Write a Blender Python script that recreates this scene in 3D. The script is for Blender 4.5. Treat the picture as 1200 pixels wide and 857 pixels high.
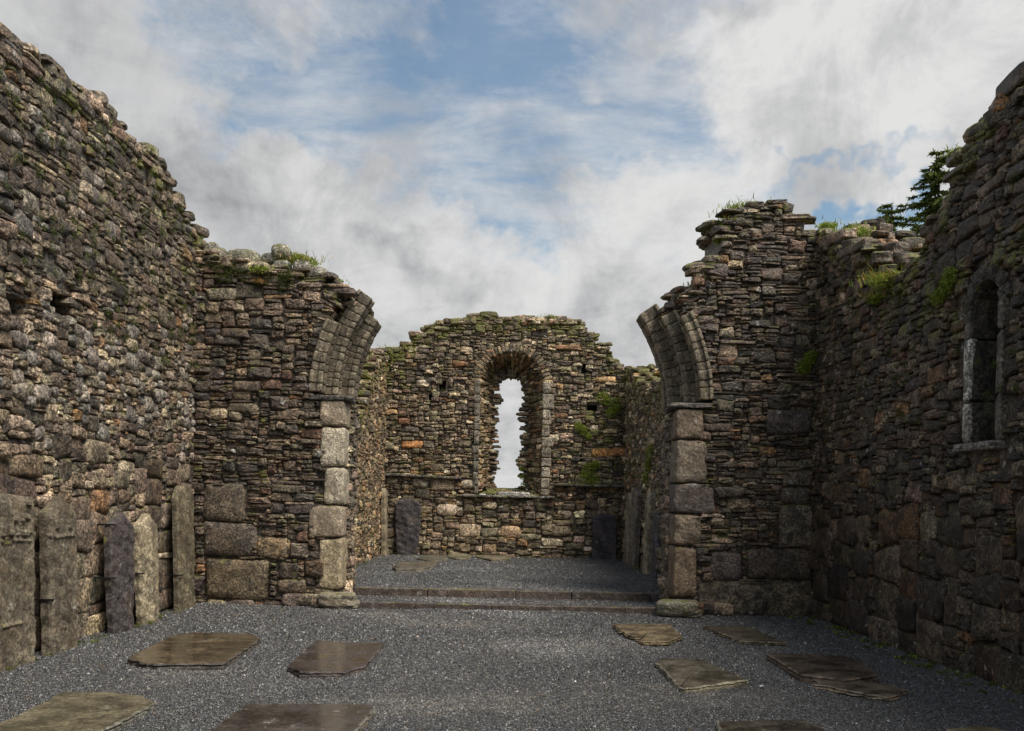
import bpy, math, random
import numpy as np
from math import radians as R_, sin, cos, pi

SC = bpy.context.scene
for o in list(bpy.data.objects): bpy.data.objects.remove(o)
COL = SC.collection

# ------------------------------------------------------------------ camera
ROLL = R_(1.2)
PX, PY, F, EYE = 590.0, 590.0, 1000.0, 1.6
cam = bpy.data.cameras.new('camera'); cam_o = bpy.data.objects.new('camera', cam); COL.objects.link(cam_o)
cam.sensor_width = 36; cam.lens = 36 * F / 1200
cam.shift_x = (600 - PX) / 1200; cam.shift_y = (PY - 428.5) / 1200
cam.clip_start = 0.05; cam.clip_end = 3000
from mathutils import Matrix, Vector
cam_o.matrix_world = Matrix.Translation((0, 0, EYE)) @ Matrix.Rotation(R_(90), 4, 'X') @ Matrix.Rotation(ROLL, 4, 'Z')
SC.camera = cam_o

def ray(px, py):
    dx, dy = (px - PX) / F, (PY - py) / F
    return dx * cos(ROLL) - dy * sin(ROLL), dx * sin(ROLL) + dy * cos(ROLL)
def onY(px, py, Y):            # point on the plane y = Y -> (x, z)
    a, b = ray(px, py); return a * Y, EYE + b * Y
def onX(px, py, X):            # point on the plane x = X -> (y, z)
    a, b = ray(px, py); Y = X / a; return Y, EYE + b * Y
def onZ(px, py, Z):            # point on the plane z = Z -> (x, y)
    a, b = ray(px, py); Y = (Z - EYE) / b; return a * Y, Y

# ------------------------------------------------------------------ light
SUN_EL, SUN_AZ = 58.0, 130.0      # azimuth clockwise from +Y: high, from behind the camera on the right, through thin cloud
az = R_(SUN_AZ); el = R_(SUN_EL)
sd = Vector((sin(az) * cos(el), cos(az) * cos(el), sin(el)))
sun = bpy.data.lights.new('sun', 'SUN'); sun.energy = 3.4; sun.angle = R_(34); sun.color = (1.0, .93, .82)
sun_o = bpy.data.objects.new('sun', sun); COL.objects.link(sun_o)
sun_o.rotation_euler = sd.to_track_quat('Z', 'Y').to_euler()

class NT:
    def __init__(s, nt): s.nt = nt
    def n(s, t, **k):
        nd = s.nt.nodes.new(t)
        for a, b in k.items():
            if a.startswith('i_'):
                key = a[2:]; nd.inputs[int(key) if key.isdigit() else key].default_value = b
            else: setattr(nd, a, b)
        return nd
    def l(s, a, b): s.nt.links.new(a, b)
    def val(s, x, sock):
        if isinstance(x, (int, float)): sock.default_value = x
        elif isinstance(x, tuple): sock.default_value = x if len(x) == len(sock.default_value) else (*x, 1)
        else: s.l(x, sock)
    def math(s, op, a, b=0, clamp=False):
        nd = s.n('ShaderNodeMath', operation=op, use_clamp=clamp); s.val(a, nd.inputs[0]); s.val(b, nd.inputs[1]); return nd.outputs[0]
    def mr(s, v, a, b, c=0., d=1., smooth=True):
        nd = s.n('ShaderNodeMapRange', interpolation_type='SMOOTHSTEP' if smooth else 'LINEAR')
        s.val(v, nd.inputs[0]); nd.inputs[1].default_value = a; nd.inputs[2].default_value = b
        nd.inputs[3].default_value = c; nd.inputs[4].default_value = d; return nd.outputs[0]
    def mix(s, f, a, b, blend='MIX'):
        nd = s.n('ShaderNodeMix', data_type='RGBA', blend_type=blend); s.val(f, nd.inputs[0]); s.val(a, nd.inputs[6]); s.val(b, nd.inputs[7]); return nd.outputs[2]
    def noise(s, v, scale, detail=4, rough=.55, dist=0., out=0):
        nd = s.n('ShaderNodeTexNoise'); s.l(v, nd.inputs['Vector']); nd.inputs['Scale'].default_value = scale
        nd.inputs['Detail'].default_value = detail; nd.inputs['Roughness'].default_value = rough; nd.inputs['Distortion'].default_value = dist
        return nd.outputs[out]
    def vmath(s, op, a, b=None, scale=None):
        nd = s.n('ShaderNodeVectorMath', operation=op); s.l(a, nd.inputs[0])
        if b is not None: s.val(b, nd.inputs[1])
        if scale is not None: s.val(scale, nd.inputs['Scale'])
        return nd

def make_world():
    w = bpy.data.worlds.new('World'); SC.world = w; w.use_nodes = True
    T = NT(w.node_tree); T.nt.nodes.clear()
    out = T.n('ShaderNodeOutputWorld'); bg = T.n('ShaderNodeBackground'); bg.inputs[1].default_value = 0.1
    T.l(bg.outputs[0], out.inputs[0])
    sky = T.n('ShaderNodeTexSky', sky_type='NISHITA', sun_disc=False, sun_elevation=el, sun_rotation=az, air_density=1.3, dust_density=.6, ozone_density=1.5)
    tc = T.n('ShaderNodeTexCoord'); d = T.vmath('NORMALIZE', tc.outputs['Generated']).outputs[0]
    sp = T.n('ShaderNodeSeparateXYZ'); T.l(d, sp.inputs[0])
    zc = T.math('ADD', T.math('MAXIMUM', sp.outputs[2], 0.0), 0.16)
    cb = T.n('ShaderNodeCombineXYZ'); T.l(T.math('DIVIDE', sp.outputs[0], zc), cb.inputs[0]); T.l(T.math('DIVIDE', sp.outputs[1], zc), cb.inputs[1])
    p = cb.outputs[0]
    # slightly disturbed direction so the big cloud masses have ragged borders
    nv = T.noise(d, 5.5, 5, .6, 0, 1)
    dd = T.vmath('ADD', d, T.vmath('SCALE', T.vmath('SUBTRACT', nv, (.5, .5, .5)).outputs[0], scale=.34).outputs[0]).outputs[0]
    def blobs(lst):
        acc = 0.0
        for (px, py, rx, ry, amp) in lst:
            a, b = ray(px, py); c = Vector((a, 1, b)).normalized(); s = c[1] / F
            df = T.vmath('SUBTRACT', dd, tuple(c)).outputs[0]
            sc = T.vmath('MULTIPLY', df, (1 / (rx * s), 1 / (max(rx, ry) * s), 1 / (ry * s))).outputs[0]
            ln = T.vmath('LENGTH', sc).outputs[1]
            g = T.math('EXPONENT', T.math('MULTIPLY', T.math('MULTIPLY', ln, ln), -1.0))
            acc = T.math('ADD', T.math('MULTIPLY', g, amp), acc)
        return acc
    n1 = T.noise(p, 1.5, 12, .68, .5)
    n2 = T.noise(p, 4.5, 12, .68, .5)
    n3 = T.noise(d, 6.0, 11, .66, .4)
    dens = T.math('ADD', T.math('MULTIPLY', T.math('SUBTRACT', n1, .5), 1.5), T.math('MULTIPLY', T.math('SUBTRACT', n2, .5), .75))
    low = T.mr(sp.outputs[2], .02, .40, .85, .22)
    dens = T.math('ADD', dens, low)
    cov = blobs([(60, 60, 190, 150, .5), (960, 90, 230, 120, .75), (1160, 40, 160, 120, .4), (430, 215, 110, 60, .4), (250, 240, 90, 90, .6), (520, 330, 300, 60, .3), (900, 330, 300, 120, .2),
                 (420, 100, 230, 80, -.28), (650, 70, 150, 60, -.24), (740, 190, 150, 38, -.35), (590, 195, 70, 40, -.35), (330, 130, 80, 60, -.25),
                 (1035, 185, 110, 16, -.55), (1030, 262, 80, 24, -.75), (240, 140, 60, 70, -.15)])
    dens = T.math('ADD', dens, cov)
    m = T.mr(dens, -.12, .58)
    stv = T.vmath('MULTIPLY', p, (1.0, 1.9, 1)).outputs[0]
    cir = T.mr(T.noise(stv, 2.1, 10, .62, .25), .36, .68, .12, .80)
    m = T.math('MAXIMUM', m, cir)
    shade = blobs([(265, 235, 75, 75, .42), (490, 288, 60, 28, .5), (120, 60, 140, 90, .28), (860, 5, 90, 26, .35), (700, 420, 260, 60, .2), (150, 170, 90, 60, .3), (400, 330, 110, 30, .1), (30, 0, 120, 60, .2), (950, 60, 200, 90, -.25)])
    sh = T.math('ADD', T.mr(n3, .36, .68, .0, .62), T.math('MULTIPLY', shade, 1.0))
    sh = T.math('ADD', sh, T.mr(n2, .4, .75, 0, .25))
    sh = T.math('MINIMUM', T.math('MAXIMUM', sh, 0), 1)
    cloud = T.mix(sh, (5.2, 5.2, 5.15), (2.4, 2.45, 2.55))
    # height above horizon brightens the thick cloud a little
    skyc = T.mix(1.0, sky.outputs[0], (.70, .80, .80), 'MULTIPLY')
    c = T.mix(m, skyc, cloud)
    T.l(c, bg.inputs[0])
make_world()
SC.view_settings.view_transform = 'Standard'; SC.view_settings.look = 'None'
SC.view_settings.exposure = 0.55; SC.view_settings.gamma = 1
SC.cycles.max_bounces = 5; SC.cycles.diffuse_bounces = 3; SC.cycles.glossy_bounces = 2
SC.cycles.use_denoising = True

# ------------------------------------------------------------------ object bookkeeping
def tag(o, label, cat, group=None, kind=None):
    if label: o['label'] = label
    if cat: o['category'] = cat
    if group: o['group'] = group
    o['kind'] = kind or 'thing'
    return o
def empty(name, loc=(0, 0, 0)):
    o = bpy.data.objects.new(name, None); COL.objects.link(o); o.location = loc; o.empty_display_size = .2
    return o
def fixparent(o, parent):
    if parent is not None:
        o.parent = parent; o.matrix_parent_inverse = Matrix.Translation(-parent.location)
    return o

class Acc:
    """collects geometry as numpy arrays and links it as ONE mesh object"""
    def __init__(s): s.v = []; s.c = []; s.loops = []; s.tot = []; s.sm = []; s.n = 0
    def add(s, V, faces_by_len, colors, smooth=False):
        V = np.asarray(V, float); n = len(V)
        C = np.asarray(colors, float)
        if C.ndim == 1: C = np.tile(C, (n, 1))
        if C.shape[1] == 3: C = np.hstack([C, np.zeros((n, 1))])
        s.v.append(V); s.c.append(C)
        for F_ in faces_by_len:
            F_ = np.asarray(F_)
            if len(F_) == 0: continue
            s.loops.append((F_ + s.n).ravel()); s.tot.append(np.full(len(F_), F_.shape[1]))
            sm = smooth if np.ndim(smooth) else np.full(len(F_), bool(smooth))
            s.sm.append(sm)
        s.n += n
    def build(s, name, mat, parent=None):
        me = bpy.data.meshes.new(name)
        V = np.vstack(s.v); L = np.concatenate(s.loops); Tt = np.concatenate(s.tot)
        me.vertices.add(len(V)); me.vertices.foreach_set('co', V.astype(np.float32).ravel())
        me.loops.add(len(L)); me.loops.foreach_set('vertex_index', L.astype(np.int32))
        me.polygons.add(len(Tt)); st = np.concatenate([[0], np.cumsum(Tt)[:-1]])
        me.polygons.foreach_set('loop_start', st.astype(np.int32)); me.polygons.foreach_set('loop_total', Tt.astype(np.int32))
        me.polygons.foreach_set('use_smooth', np.concatenate(s.sm).astype(bool))
        me.update(calc_edges=True)
        ca = me.color_attributes.new('col', 'FLOAT_COLOR', 'POINT'); ca.data.foreach_set('color', np.vstack(s.c).astype(np.float32).ravel())
        me.materials.append(mat)
        o = bpy.data.objects.new(name, me); COL.objects.link(o); fixparent(o, parent)
        return o

# ------------------------------------------------------------------ materials
def stone_mat(name, bump=1.0, lichen=.5, rough=.82, moss=True, spots=1.15, wet=None, grain=1.0, spec=.35, ochre=.28, con=1.0):
    m = bpy.data.materials.new(name); m.use_nodes = True; T = NT(m.node_tree)
    b = T.nt.nodes['Principled BSDF']
    at = T.n('ShaderNodeAttribute', attribute_name='col'); geo = T.n('ShaderNodeNewGeometry')
    pos = geo.outputs['Position']
    nA = T.noise(pos, 34 * grain, 6, .7); nB = T.noise(pos, 7, 5, .6, .4); nC = T.noise(pos, 150 * grain, 3, .6)
    k = T.math('MULTIPLY', T.mr(nA, .38, .64, .22, 2.15), T.mr(nB, .34, .66, .45, 1.6))
    k = T.math('MULTIPLY', k, T.mr(nC, .38, .62, .5, 1.5))
    if con < 1: k = T.math('ADD', T.math('MULTIPLY', k, con), 1 - con)
    kc = T.n('ShaderNodeCombineColor'); [T.l(k, kc.inputs[i]) for i in range(3)]
    c = T.mix(1.0, at.outputs['Color'], kc.outputs[0], 'MULTIPLY')
    # warm iron staining
    nO = T.noise(pos, 3.1, 5, .6, .3)
    c = T.mix(T.math('MULTIPLY', T.mr(nO, .50, .68), T.math('MULTIPLY', T.mr(nA, .4, .6, .4, 1.), ochre * 1.3)), c, (.15, .085, .032))
    # pale crusty lichen and small white spots
    nL = T.noise(pos, 19, 9, .78, .2); nM = T.noise(pos, 1.3, 3, .5)
    lm = T.math('MULTIPLY', T.mr(nL, .57, .62), T.math('MULTIPLY', T.mr(nM, .35, .65, .25, 1.), lichen))
    c = T.mix(lm, c, (.40, .385, .33))
    vo = T.n('ShaderNodeTexVoronoi', feature='F1'); T.l(T.vmath('ADD', pos, T.vmath('SCALE', T.noise(pos, 30, 3, .6, 0, 1), scale=.10).outputs[0]).outputs[0], vo.inputs['Vector']); vo.inputs['Scale'].default_value = 5.5
    vr = T.n('ShaderNodeSeparateColor'); T.l(vo.outputs['Color'], vr.inputs[0])
    rad = T.mr(vr.outputs[0], .55, 1.0, .0, .22)
    sm_ = T.math('MULTIPLY', T.math('LESS_THAN', vo.outputs['Distance'], rad), T.math('MULTIPLY', T.mr(nA, .42, .52), .75 * spots), True)
    c = T.mix(sm_, c, (.45, .44, .40))
    if moss:
        sn = T.n('ShaderNodeSeparateXYZ'); T.l(geo.outputs['Normal'], sn.inputs[0])
        nG = T.noise(pos, 4.0, 6, .65, .3)
        up = T.math('MULTIPLY', T.math('MAXIMUM', sn.outputs[2], 0), .14)
        g = T.math('ADD', T.math('ADD', nG, up), T.math('MULTIPLY', at.outputs['Alpha'], .22))
        gm = T.mr(g, .66, .76)
        gc = T.mix(T.mr(nA, .4, .6), (.06, .065, .016), (.21, .20, .045))
        c = T.mix(gm, c, gc)
    T.l(c, b.inputs['Base Color'])
    rr = T.mr(nA, .3, .7, max(rough - .22, .1), min(rough + .1, 1))
    T.l(rr, b.inputs['Roughness']); b.inputs['Specular IOR Level'].default_value = spec
    bp1 = T.n('ShaderNodeBump'); bp1.inputs['Strength'].default_value = .85 * bump; bp1.inputs['Distance'].default_value = .035
    nD = T.noise(pos, 16, 7, .68, .3)
    T.l(nD, bp1.inputs['Height'])
    bp2 = T.n('ShaderNodeBump'); bp2.inputs['Strength'].default_value = .7 * bump; bp2.inputs['Distance'].default_value = .010
    T.l(T.noise(pos, 70 * grain, 5, .7), bp2.inputs['Height']); T.l(bp1.outputs[0], bp2.inputs['Normal'])
    T.l(bp2.outputs[0], b.inputs['Normal'])
    return m
M_RUB = stone_mat('rubble_stone', rough=.66, spec=.5)
M_SLAB = stone_mat('weathered_slab', bump=.7, lichen=.45, spots=.6, ochre=.25, con=.55)
M_RUBE = stone_mat('rubble_stone_pale', rough=.7, spec=.45, lichen=.8, spots=1.3)
M_WETW = stone_mat('rubble_stone_damp', rough=.62, lichen=.45, spots=.9, spec=.45)

def plain_mat(name, col, rough=.6, metal=0, var=.3, scale=20):
    m = bpy.data.materials.new(name); m.use_nodes = True; T = NT(m.node_tree); b = T.nt.nodes['Principled BSDF']
    g = T.n('ShaderNodeNewGeometry'); n = T.noise(g.outputs['Position'], scale, 5, .6)
    c = T.mix(T.mr(n, .3, .7), tuple(x * (1 - var) for x in col), tuple(min(1, x * (1 + var)) for x in col))
    T.l(c, b.inputs['Base Color']); b.inputs['Roughness'].default_value = rough; b.inputs['Metallic'].default_value = metal
    return m
def attr_mat(name, rough=.7, trans=0., spec=.3):
    m = bpy.data.materials.new(name); m.use_nodes = True; T = NT(m.node_tree); b = T.nt.nodes['Principled BSDF']
    at = T.n('ShaderNodeAttribute', attribute_name='col'); T.l(at.outputs['Color'], b.inputs['Base Color']); b.inputs['Roughness'].default_value = rough
    b.inputs['Specular IOR Level'].default_value = spec
    if trans:
        tr = T.n('ShaderNodeBsdfTranslucent'); T.l(at.outputs['Color'], tr.inputs[0]); mx = T.n('ShaderNodeMixShader'); mx.inputs[0].default_value = trans
        T.l(b.outputs[0], mx.inputs[1]); T.l(tr.outputs[0], mx.inputs[2]); T.l(mx.outputs[0], T.nt.nodes['Material Output'].inputs[0])
    return m
M_PEB = attr_mat('loose_gravel', .38, 0, .5)
M_LEAF = attr_mat('leaf', .6, .35)
M_IRON = plain_mat('iron', (.015, .016, .018), .55, .6)
M_BARK = plain_mat('bark', (.06, .045, .035), .9)

def gravel_mat():
    m = bpy.data.materials.new('gravel_bed'); m.use_nodes = True; T = NT(m.node_tree); b = T.nt.nodes['Principled BSDF']
    g = T.n('ShaderNodeNewGeometry'); pos = g.outputs['Position']
    v = T.n('ShaderNodeTexVoronoi', feature='F1'); T.l(pos, v.inputs['Vector']); v.inputs['Scale'].default_value = 75
    s = T.n('ShaderNodeSeparateColor'); T.l(v.outputs['Color'], s.inputs[0])
    c = T.mix(T.mr(s.outputs[0], .0, 1., 0, 1, False), (.03, .031, .033), (.11, .11, .11))
    c = T.mix(T.math('GREATER_THAN', s.outputs[1], .97), c, (.35, .35, .34))
    n = T.noise(pos, .9, 5, .6); c = T.mix(T.mr(n, .52, .72, 0, .35), c, (.16, .15, .135))
    T.l(c, b.inputs['Base Color']); b.inputs['Roughness'].default_value = .5
    bp = T.n('ShaderNodeBump', invert=True); bp.inputs['Strength'].default_value = 1; bp.inputs['Distance'].default_value = .012
    T.l(v.outputs['Distance'], bp.inputs['Height']); T.l(bp.outputs[0], b.inputs['Normal'])
    return m
M_GRAV = gravel_mat()
def grass_ground_mat():
    return plain_mat('grass_ground', (.05, .075, .02), .9, 0, .5, 3)

# ------------------------------------------------------------------ stones
S = 14
def _tmpl():
    rr = np.array([.42, .74, .93, 1.0, .93]); faces3 = []; faces4 = []
    nr = len(rr)
    def id_(r, k): return 1 + r * S + (k % S)
    last = 1 + nr * S
    for k in range(S):
        faces3.append([0, id_(0, k), id_(0, k + 1)])
        faces3.append([last, id_(nr - 1, k + 1), id_(nr - 1, k)])
        for r in range(nr - 1): faces4.append([id_(r, k), id_(r + 1, k), id_(r + 1, k + 1), id_(r, k + 1)])
    return rr, np.array(faces3), np.array(faces4), last + 1
TR, TF3, TF4, TN = _tmpl()

def stones(acc, cu, cv, a, b, n, D, Db, w0, col, moss, smooth, rng, mapfn, flip=False, rot=None, rag=1.0):
    """N stones at once: half sizes a,b, squareness n, face height D, buried depth Db"""
    N = len(cu)
    if N == 0: return
    th = np.arange(S) * 2 * pi / S + pi / S * 0
    th = th[None, :] + rng.uniform(-.12, .12, (N, S))
    ct, st = np.cos(th), np.sin(th)
    e = (2 / n)[:, None]
    X = np.sign(ct) * np.abs(ct) ** e; Y = np.sign(st) * np.abs(st) ** e
    k = np.ones((N, S))
    for h in (2, 3, 5): k += rng.uniform(0, .075, (N, 1)) * rag * np.cos(h * th + rng.uniform(0, 6.3, (N, 1)))
    k += rng.uniform(-.05, .05, (N, S)) * rag
    X *= k; Y *= k
    k1 = rng.uniform(-.16, .16, (N, 1)) * rag; k2 = rng.uniform(-.22, .22, (N, 1)) * rag; sh = rng.uniform(-.12, .12, (N, 1)) * rag
    X2 = X * (1 + k1 * Y) + 0; Y2 = Y * (1 + k2 * X) + sh * X
    P = np.zeros((N, TN, 3))
    p = np.where(n > 5, 6.0, 2.6)[:, None, None]
    ring = TR[None, :, None]
    hh = 1 - .75 * ring ** p                                    # profile
    hz = np.repeat(hh, S, axis=2) if hh.shape[2] == 1 else hh
    hz = hz + rng.uniform(-.16, .16, hz.shape) * (ring < .95) * np.where(a > .2, .3, 1.0)[:, None, None]
    hz[:, 3, :] = hz[:, 3, :] * .4
    xs = ring * X2[:, None, :]; ys = ring * Y2[:, None, :]
    tx = rng.uniform(-.28, .28, (N, 1, 1)) * np.where(a > .2, .5, 1.0)[:, None, None]; ty = rng.uniform(-.22, .38, (N, 1, 1)) * np.where(a > .2, .5, 1.0)[:, None, None]
    hz = hz + tx * xs - ty * ys * .8
    W = hz * D[:, None, None]
    W[:, 4, :] = -Db[:, None]
    P[:, 1:1 + 5 * S, 0] = (xs * a[:, None, None]).reshape(N, -1)
    P[:, 1:1 + 5 * S, 1] = (ys * b[:, None, None]).reshape(N, -1)
    P[:, 1:1 + 5 * S, 2] = W.reshape(N, -1)
    P[:, 0, 2] = D * (1 + rng.uniform(-.1, .12, N) * np.where(a > .2, .2, 1.0)); P[:, -1, 2] = -Db
    ang = rng.normal(0, .035, N) if rot is None else rot
    c_, s_ = np.cos(ang)[:, None], np.sin(ang)[:, None]
    U = P[:, :, 0] * c_ - P[:, :, 1] * s_ + cu[:, None]; V = P[:, :, 0] * s_ + P[:, :, 1] * c_ + cv[:, None]
    Wd = P[:, :, 2] + w0[:, None]
    XYZ = mapfn(U, V, Wd, cu[:, None] + 0 * U, cv[:, None] + 0 * V).reshape(-1, 3)
    off = (np.arange(N) * TN)[:, None, None]
    f3 = (TF3[None] + off).reshape(-1, 3); f4 = (TF4[None] + off).reshape(-1, 4)
    if flip: f3 = f3[:, ::-1]; f4 = f4[:, ::-1]
    C = np.repeat(np.hstack([col, moss[:, None]]), TN, axis=0)
    acc.add(XYZ, [f3], C, np.repeat(smooth, len(TF3)))
    acc.loops.append((f4 + acc.n - len(XYZ)).ravel()); acc.tot.append(np.full(len(f4), 4)); acc.sm.append(np.repeat(smooth, len(TF4)))

PAL = {
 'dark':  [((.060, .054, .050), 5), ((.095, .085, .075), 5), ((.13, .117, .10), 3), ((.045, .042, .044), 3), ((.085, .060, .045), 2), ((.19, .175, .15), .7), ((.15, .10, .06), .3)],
 'mid':   [((.10, .092, .082), 5), ((.15, .138, .12), 5), ((.21, .195, .17), 3), ((.065, .06, .058), 2), ((.12, .098, .08), 1.4), ((.30, .28, .245), 1.2), ((.20, .135, .08), .35)],
 'east':  [((.10, .092, .075), 5), ((.155, .142, .115), 5), ((.22, .20, .165), 3), ((.065, .06, .055), 3), ((.13, .095, .07), 1.6), ((.34, .32, .28), 1.5), ((.50, .48, .44), .5), ((.21, .14, .08), .6), ((.25, .18, .11), .4)],
 'warm':  [((.13, .115, .085), 4), ((.19, .165, .12), 4), ((.26, .23, .175), 2), ((.075, .065, .055), 3), ((.20, .14, .085), .9), ((.16, .11, .075), .8), ((.36, .33, .28), .7)],
}
WARM = np.array((1.16, .96, .74))
def pick(pal, rng, N):
    cs = np.array([c for c, w in PAL[pal]]); ws = np.array([w for c, w in PAL[pal]], float)
    i = rng.choice(len(cs), N, p=ws / ws.sum())
    return cs[i] * WARM * rng.uniform(.55, 1.45, (N, 1)) * rng.uniform(.93, 1.07, (N, 3))

KIND = {  # w range, h range, squareness, height, smooth
 'slate':  ((.14, .52), (.030, .075), 6.5, .030, False),
 'rubble': ((.09, .36), (.05, .17), 5.6, .045, False),
 'chink':  ((.06, .16), (.03, .07), 4.0, .035, False),
 'cobble': ((.15, .34), (.11, .24), 3.6, .055, True),
 'mixed':  ((.16, .48), (.08, .22), 6.0, .045, False),
 'block':  ((.42, .85), (.28, .48), 9.0, .045, False),
 'big':    ((.30, .60), (.16, .30), 6.5, .055, False),
}
def panel(acc, U0, U1, V0, V1, style, inside, pal, seed, mapfn, flip=False, pins=(), moss=None, rough=1.0, cu=.04, cv=.025, gap=.006, tint=None, rot=None):
    rng = np.random.default_rng(seed); rd = random.Random(seed)
    nu = max(1, int(round((U1 - U0) / cu))); nv = max(1, int(round((V1 - V0) / cv))); cu = (U1 - U0) / nu; cv = (V1 - V0) / nv
    occ = np.zeros((nv, nu), bool); out = []
    for (u0, v0, u1, v1, kind, c) in pins:
        i0, i1 = int(round((u0 - U0) / cu)), int(round((u1 - U0) / cu)); j0, j1 = int(round((v0 - V0) / cv)), int(round((v1 - V0) / cv))
        i0, j0 = max(i0, 0), max(j0, 0); i1, j1 = min(i1, nu), min(j1, nv)
        if i1 > i0 and j1 > j0:
            occ[j0:j1, i0:i1] = True; out.append(((u0 + u1) / 2, (v0 + v1) / 2, (u1 - u0) / 2, (v1 - v0) / 2, kind, c))
    for j in range(nv):
        i = 0; row = occ[j]
        while i < nu:
            if row[i]: i += 1; continue
            run = 1
            while i + run < nu and not row[i + run] and run < 24: run += 1
            kind = style(U0 + (i + .5) * cu, V0 + (j + .5) * cv, rd); (wr, hr, *_ ) = KIND[kind]
            w = max(1, int(round(rd.uniform(*wr) / cu))); h = max(1, int(round(rd.uniform(*hr) / cv)))
            if w > run: w = run
            if 0 < run - w <= 1: w = run
            h = min(h, nv - j)
            while h > 1 and occ[j + 1:j + h, i:i + w].any(): h -= 1
            if w * cu < 1.15 * h * cv and not kind.startswith('splay'): h = max(1, int(w * cu * rd.uniform(.55, 1.0) / cv))
            occ[j:j + h, i:i + w] = True
            out.append((U0 + (i + w / 2) * cu, V0 + (j + h / 2) * cv, w * cu / 2, h * cv / 2, kind, None))
            i += w
    # slow undulation of the courses
    ph = rng.uniform(0, 6.3, 8)
    def warp(u, v):
        return (u + .018 * np.sin(v * 5.1 + ph[0]) + .012 * np.sin(u * 7 + v * 3 + ph[1]), v + .035 * np.sin(u * 1.9 + ph[2]) + .016 * np.sin(u * 5.3 + v * 2.2 + ph[3]) + .010 * np.sin(u * 11 + ph[4]))
    A = np.array([(o[0], o[1], o[2], o[3]) for o in out])
    pin = np.array([o[5] is not None for o in out])
    wu, wv = warp(A[:, 0], A[:, 1])
    wu = wu + rng.uniform(-.14, .14, len(A)) * A[:, 2]; wv = wv + rng.uniform(-.16, .16, len(A)) * A[:, 3]
    wu = np.where(pin, A[:, 0], wu); wv = np.where(pin, A[:, 1], wv)
    keep = np.array([inside(wu[i], wv[i], A[i, 2], A[i, 3]) for i in range(len(out))])
    idx = np.where(keep)[0]; A = A[idx]; wu = wu[idx]; wv = wv[idx]; N = len(idx); pin = pin[idx]
    kinds = [out[i][4] for i in idx]
    n = np.array([KIND[k][2] for k in kinds]) * rng.uniform(.75, 1.3, N)
    D = np.array([KIND[k][3] for k in kinds]) * rng.uniform(.7, 1.35, N) * rough
    D = np.minimum(D, np.minimum(A[:, 2], A[:, 3]) * 1.3 + .008)
    w0 = rng.normal(-.002, .011, N) * rough; w0 = np.clip(w0, -.05, .05)
    deep = rng.random(N) < .04; w0 = np.where(deep & ~pin, w0 - .05, w0)
    w0 = np.where(pin, .004, w0)
    smooth = np.array([KIND[k][4] for k in kinds]) | (A[:, 2] > .2) & (A[:, 3] > .08)
    col = pick(pal, rng, N)
    for q, i in enumerate(idx):
        if out[i][5] is not None: col[q] = np.array(out[i][5]) * WARM
        elif kinds[q] == 'cobble': col[q] = col[q] * .5 + np.array((.2, .185, .165)) * .62 * rng.uniform(.8, 1.3)
    if tint is not None: col = col * np.array([tint(u, v) for u, v in zip(wu, wv)])[:, None]
    ms = np.zeros(N) if moss is None else np.array([moss(u, v) for u, v in zip(wu, wv)])
    ov = rng.uniform(.96, 1.10, N)
    a = np.maximum(A[:, 2] * ov - gap / 2, .012); b = np.maximum(A[:, 3] * np.where(A[:, 3] < .05, 1.02, ov) - gap / 2, .010)
    rr = rng.normal(0, .055, N) + (rot if rot is not None else 0)
    rr = np.where(pin, 0, rr)
    rr = np.where(A[:, 2] / A[:, 3] > 4, rr * .5, rr)
    stones(acc, wu, wv, a, b, n, D, np.full(N, .16), w0, np.clip(col, .01, .8), ms, smooth, rng, mapfn, flip, rr, np.where(pin, .4, 1.0)[:, None])

def planar(O, Ud, Vd, Wd):
    O, Ud, Vd, Wd = (np.array(x, float) for x in (O, Ud, Vd, Wd))
    return lambda u, v, w, cu=None, cv=None: O + u[..., None] * Ud + v[..., None] * Vd + w[..., None] * Wd

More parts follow.
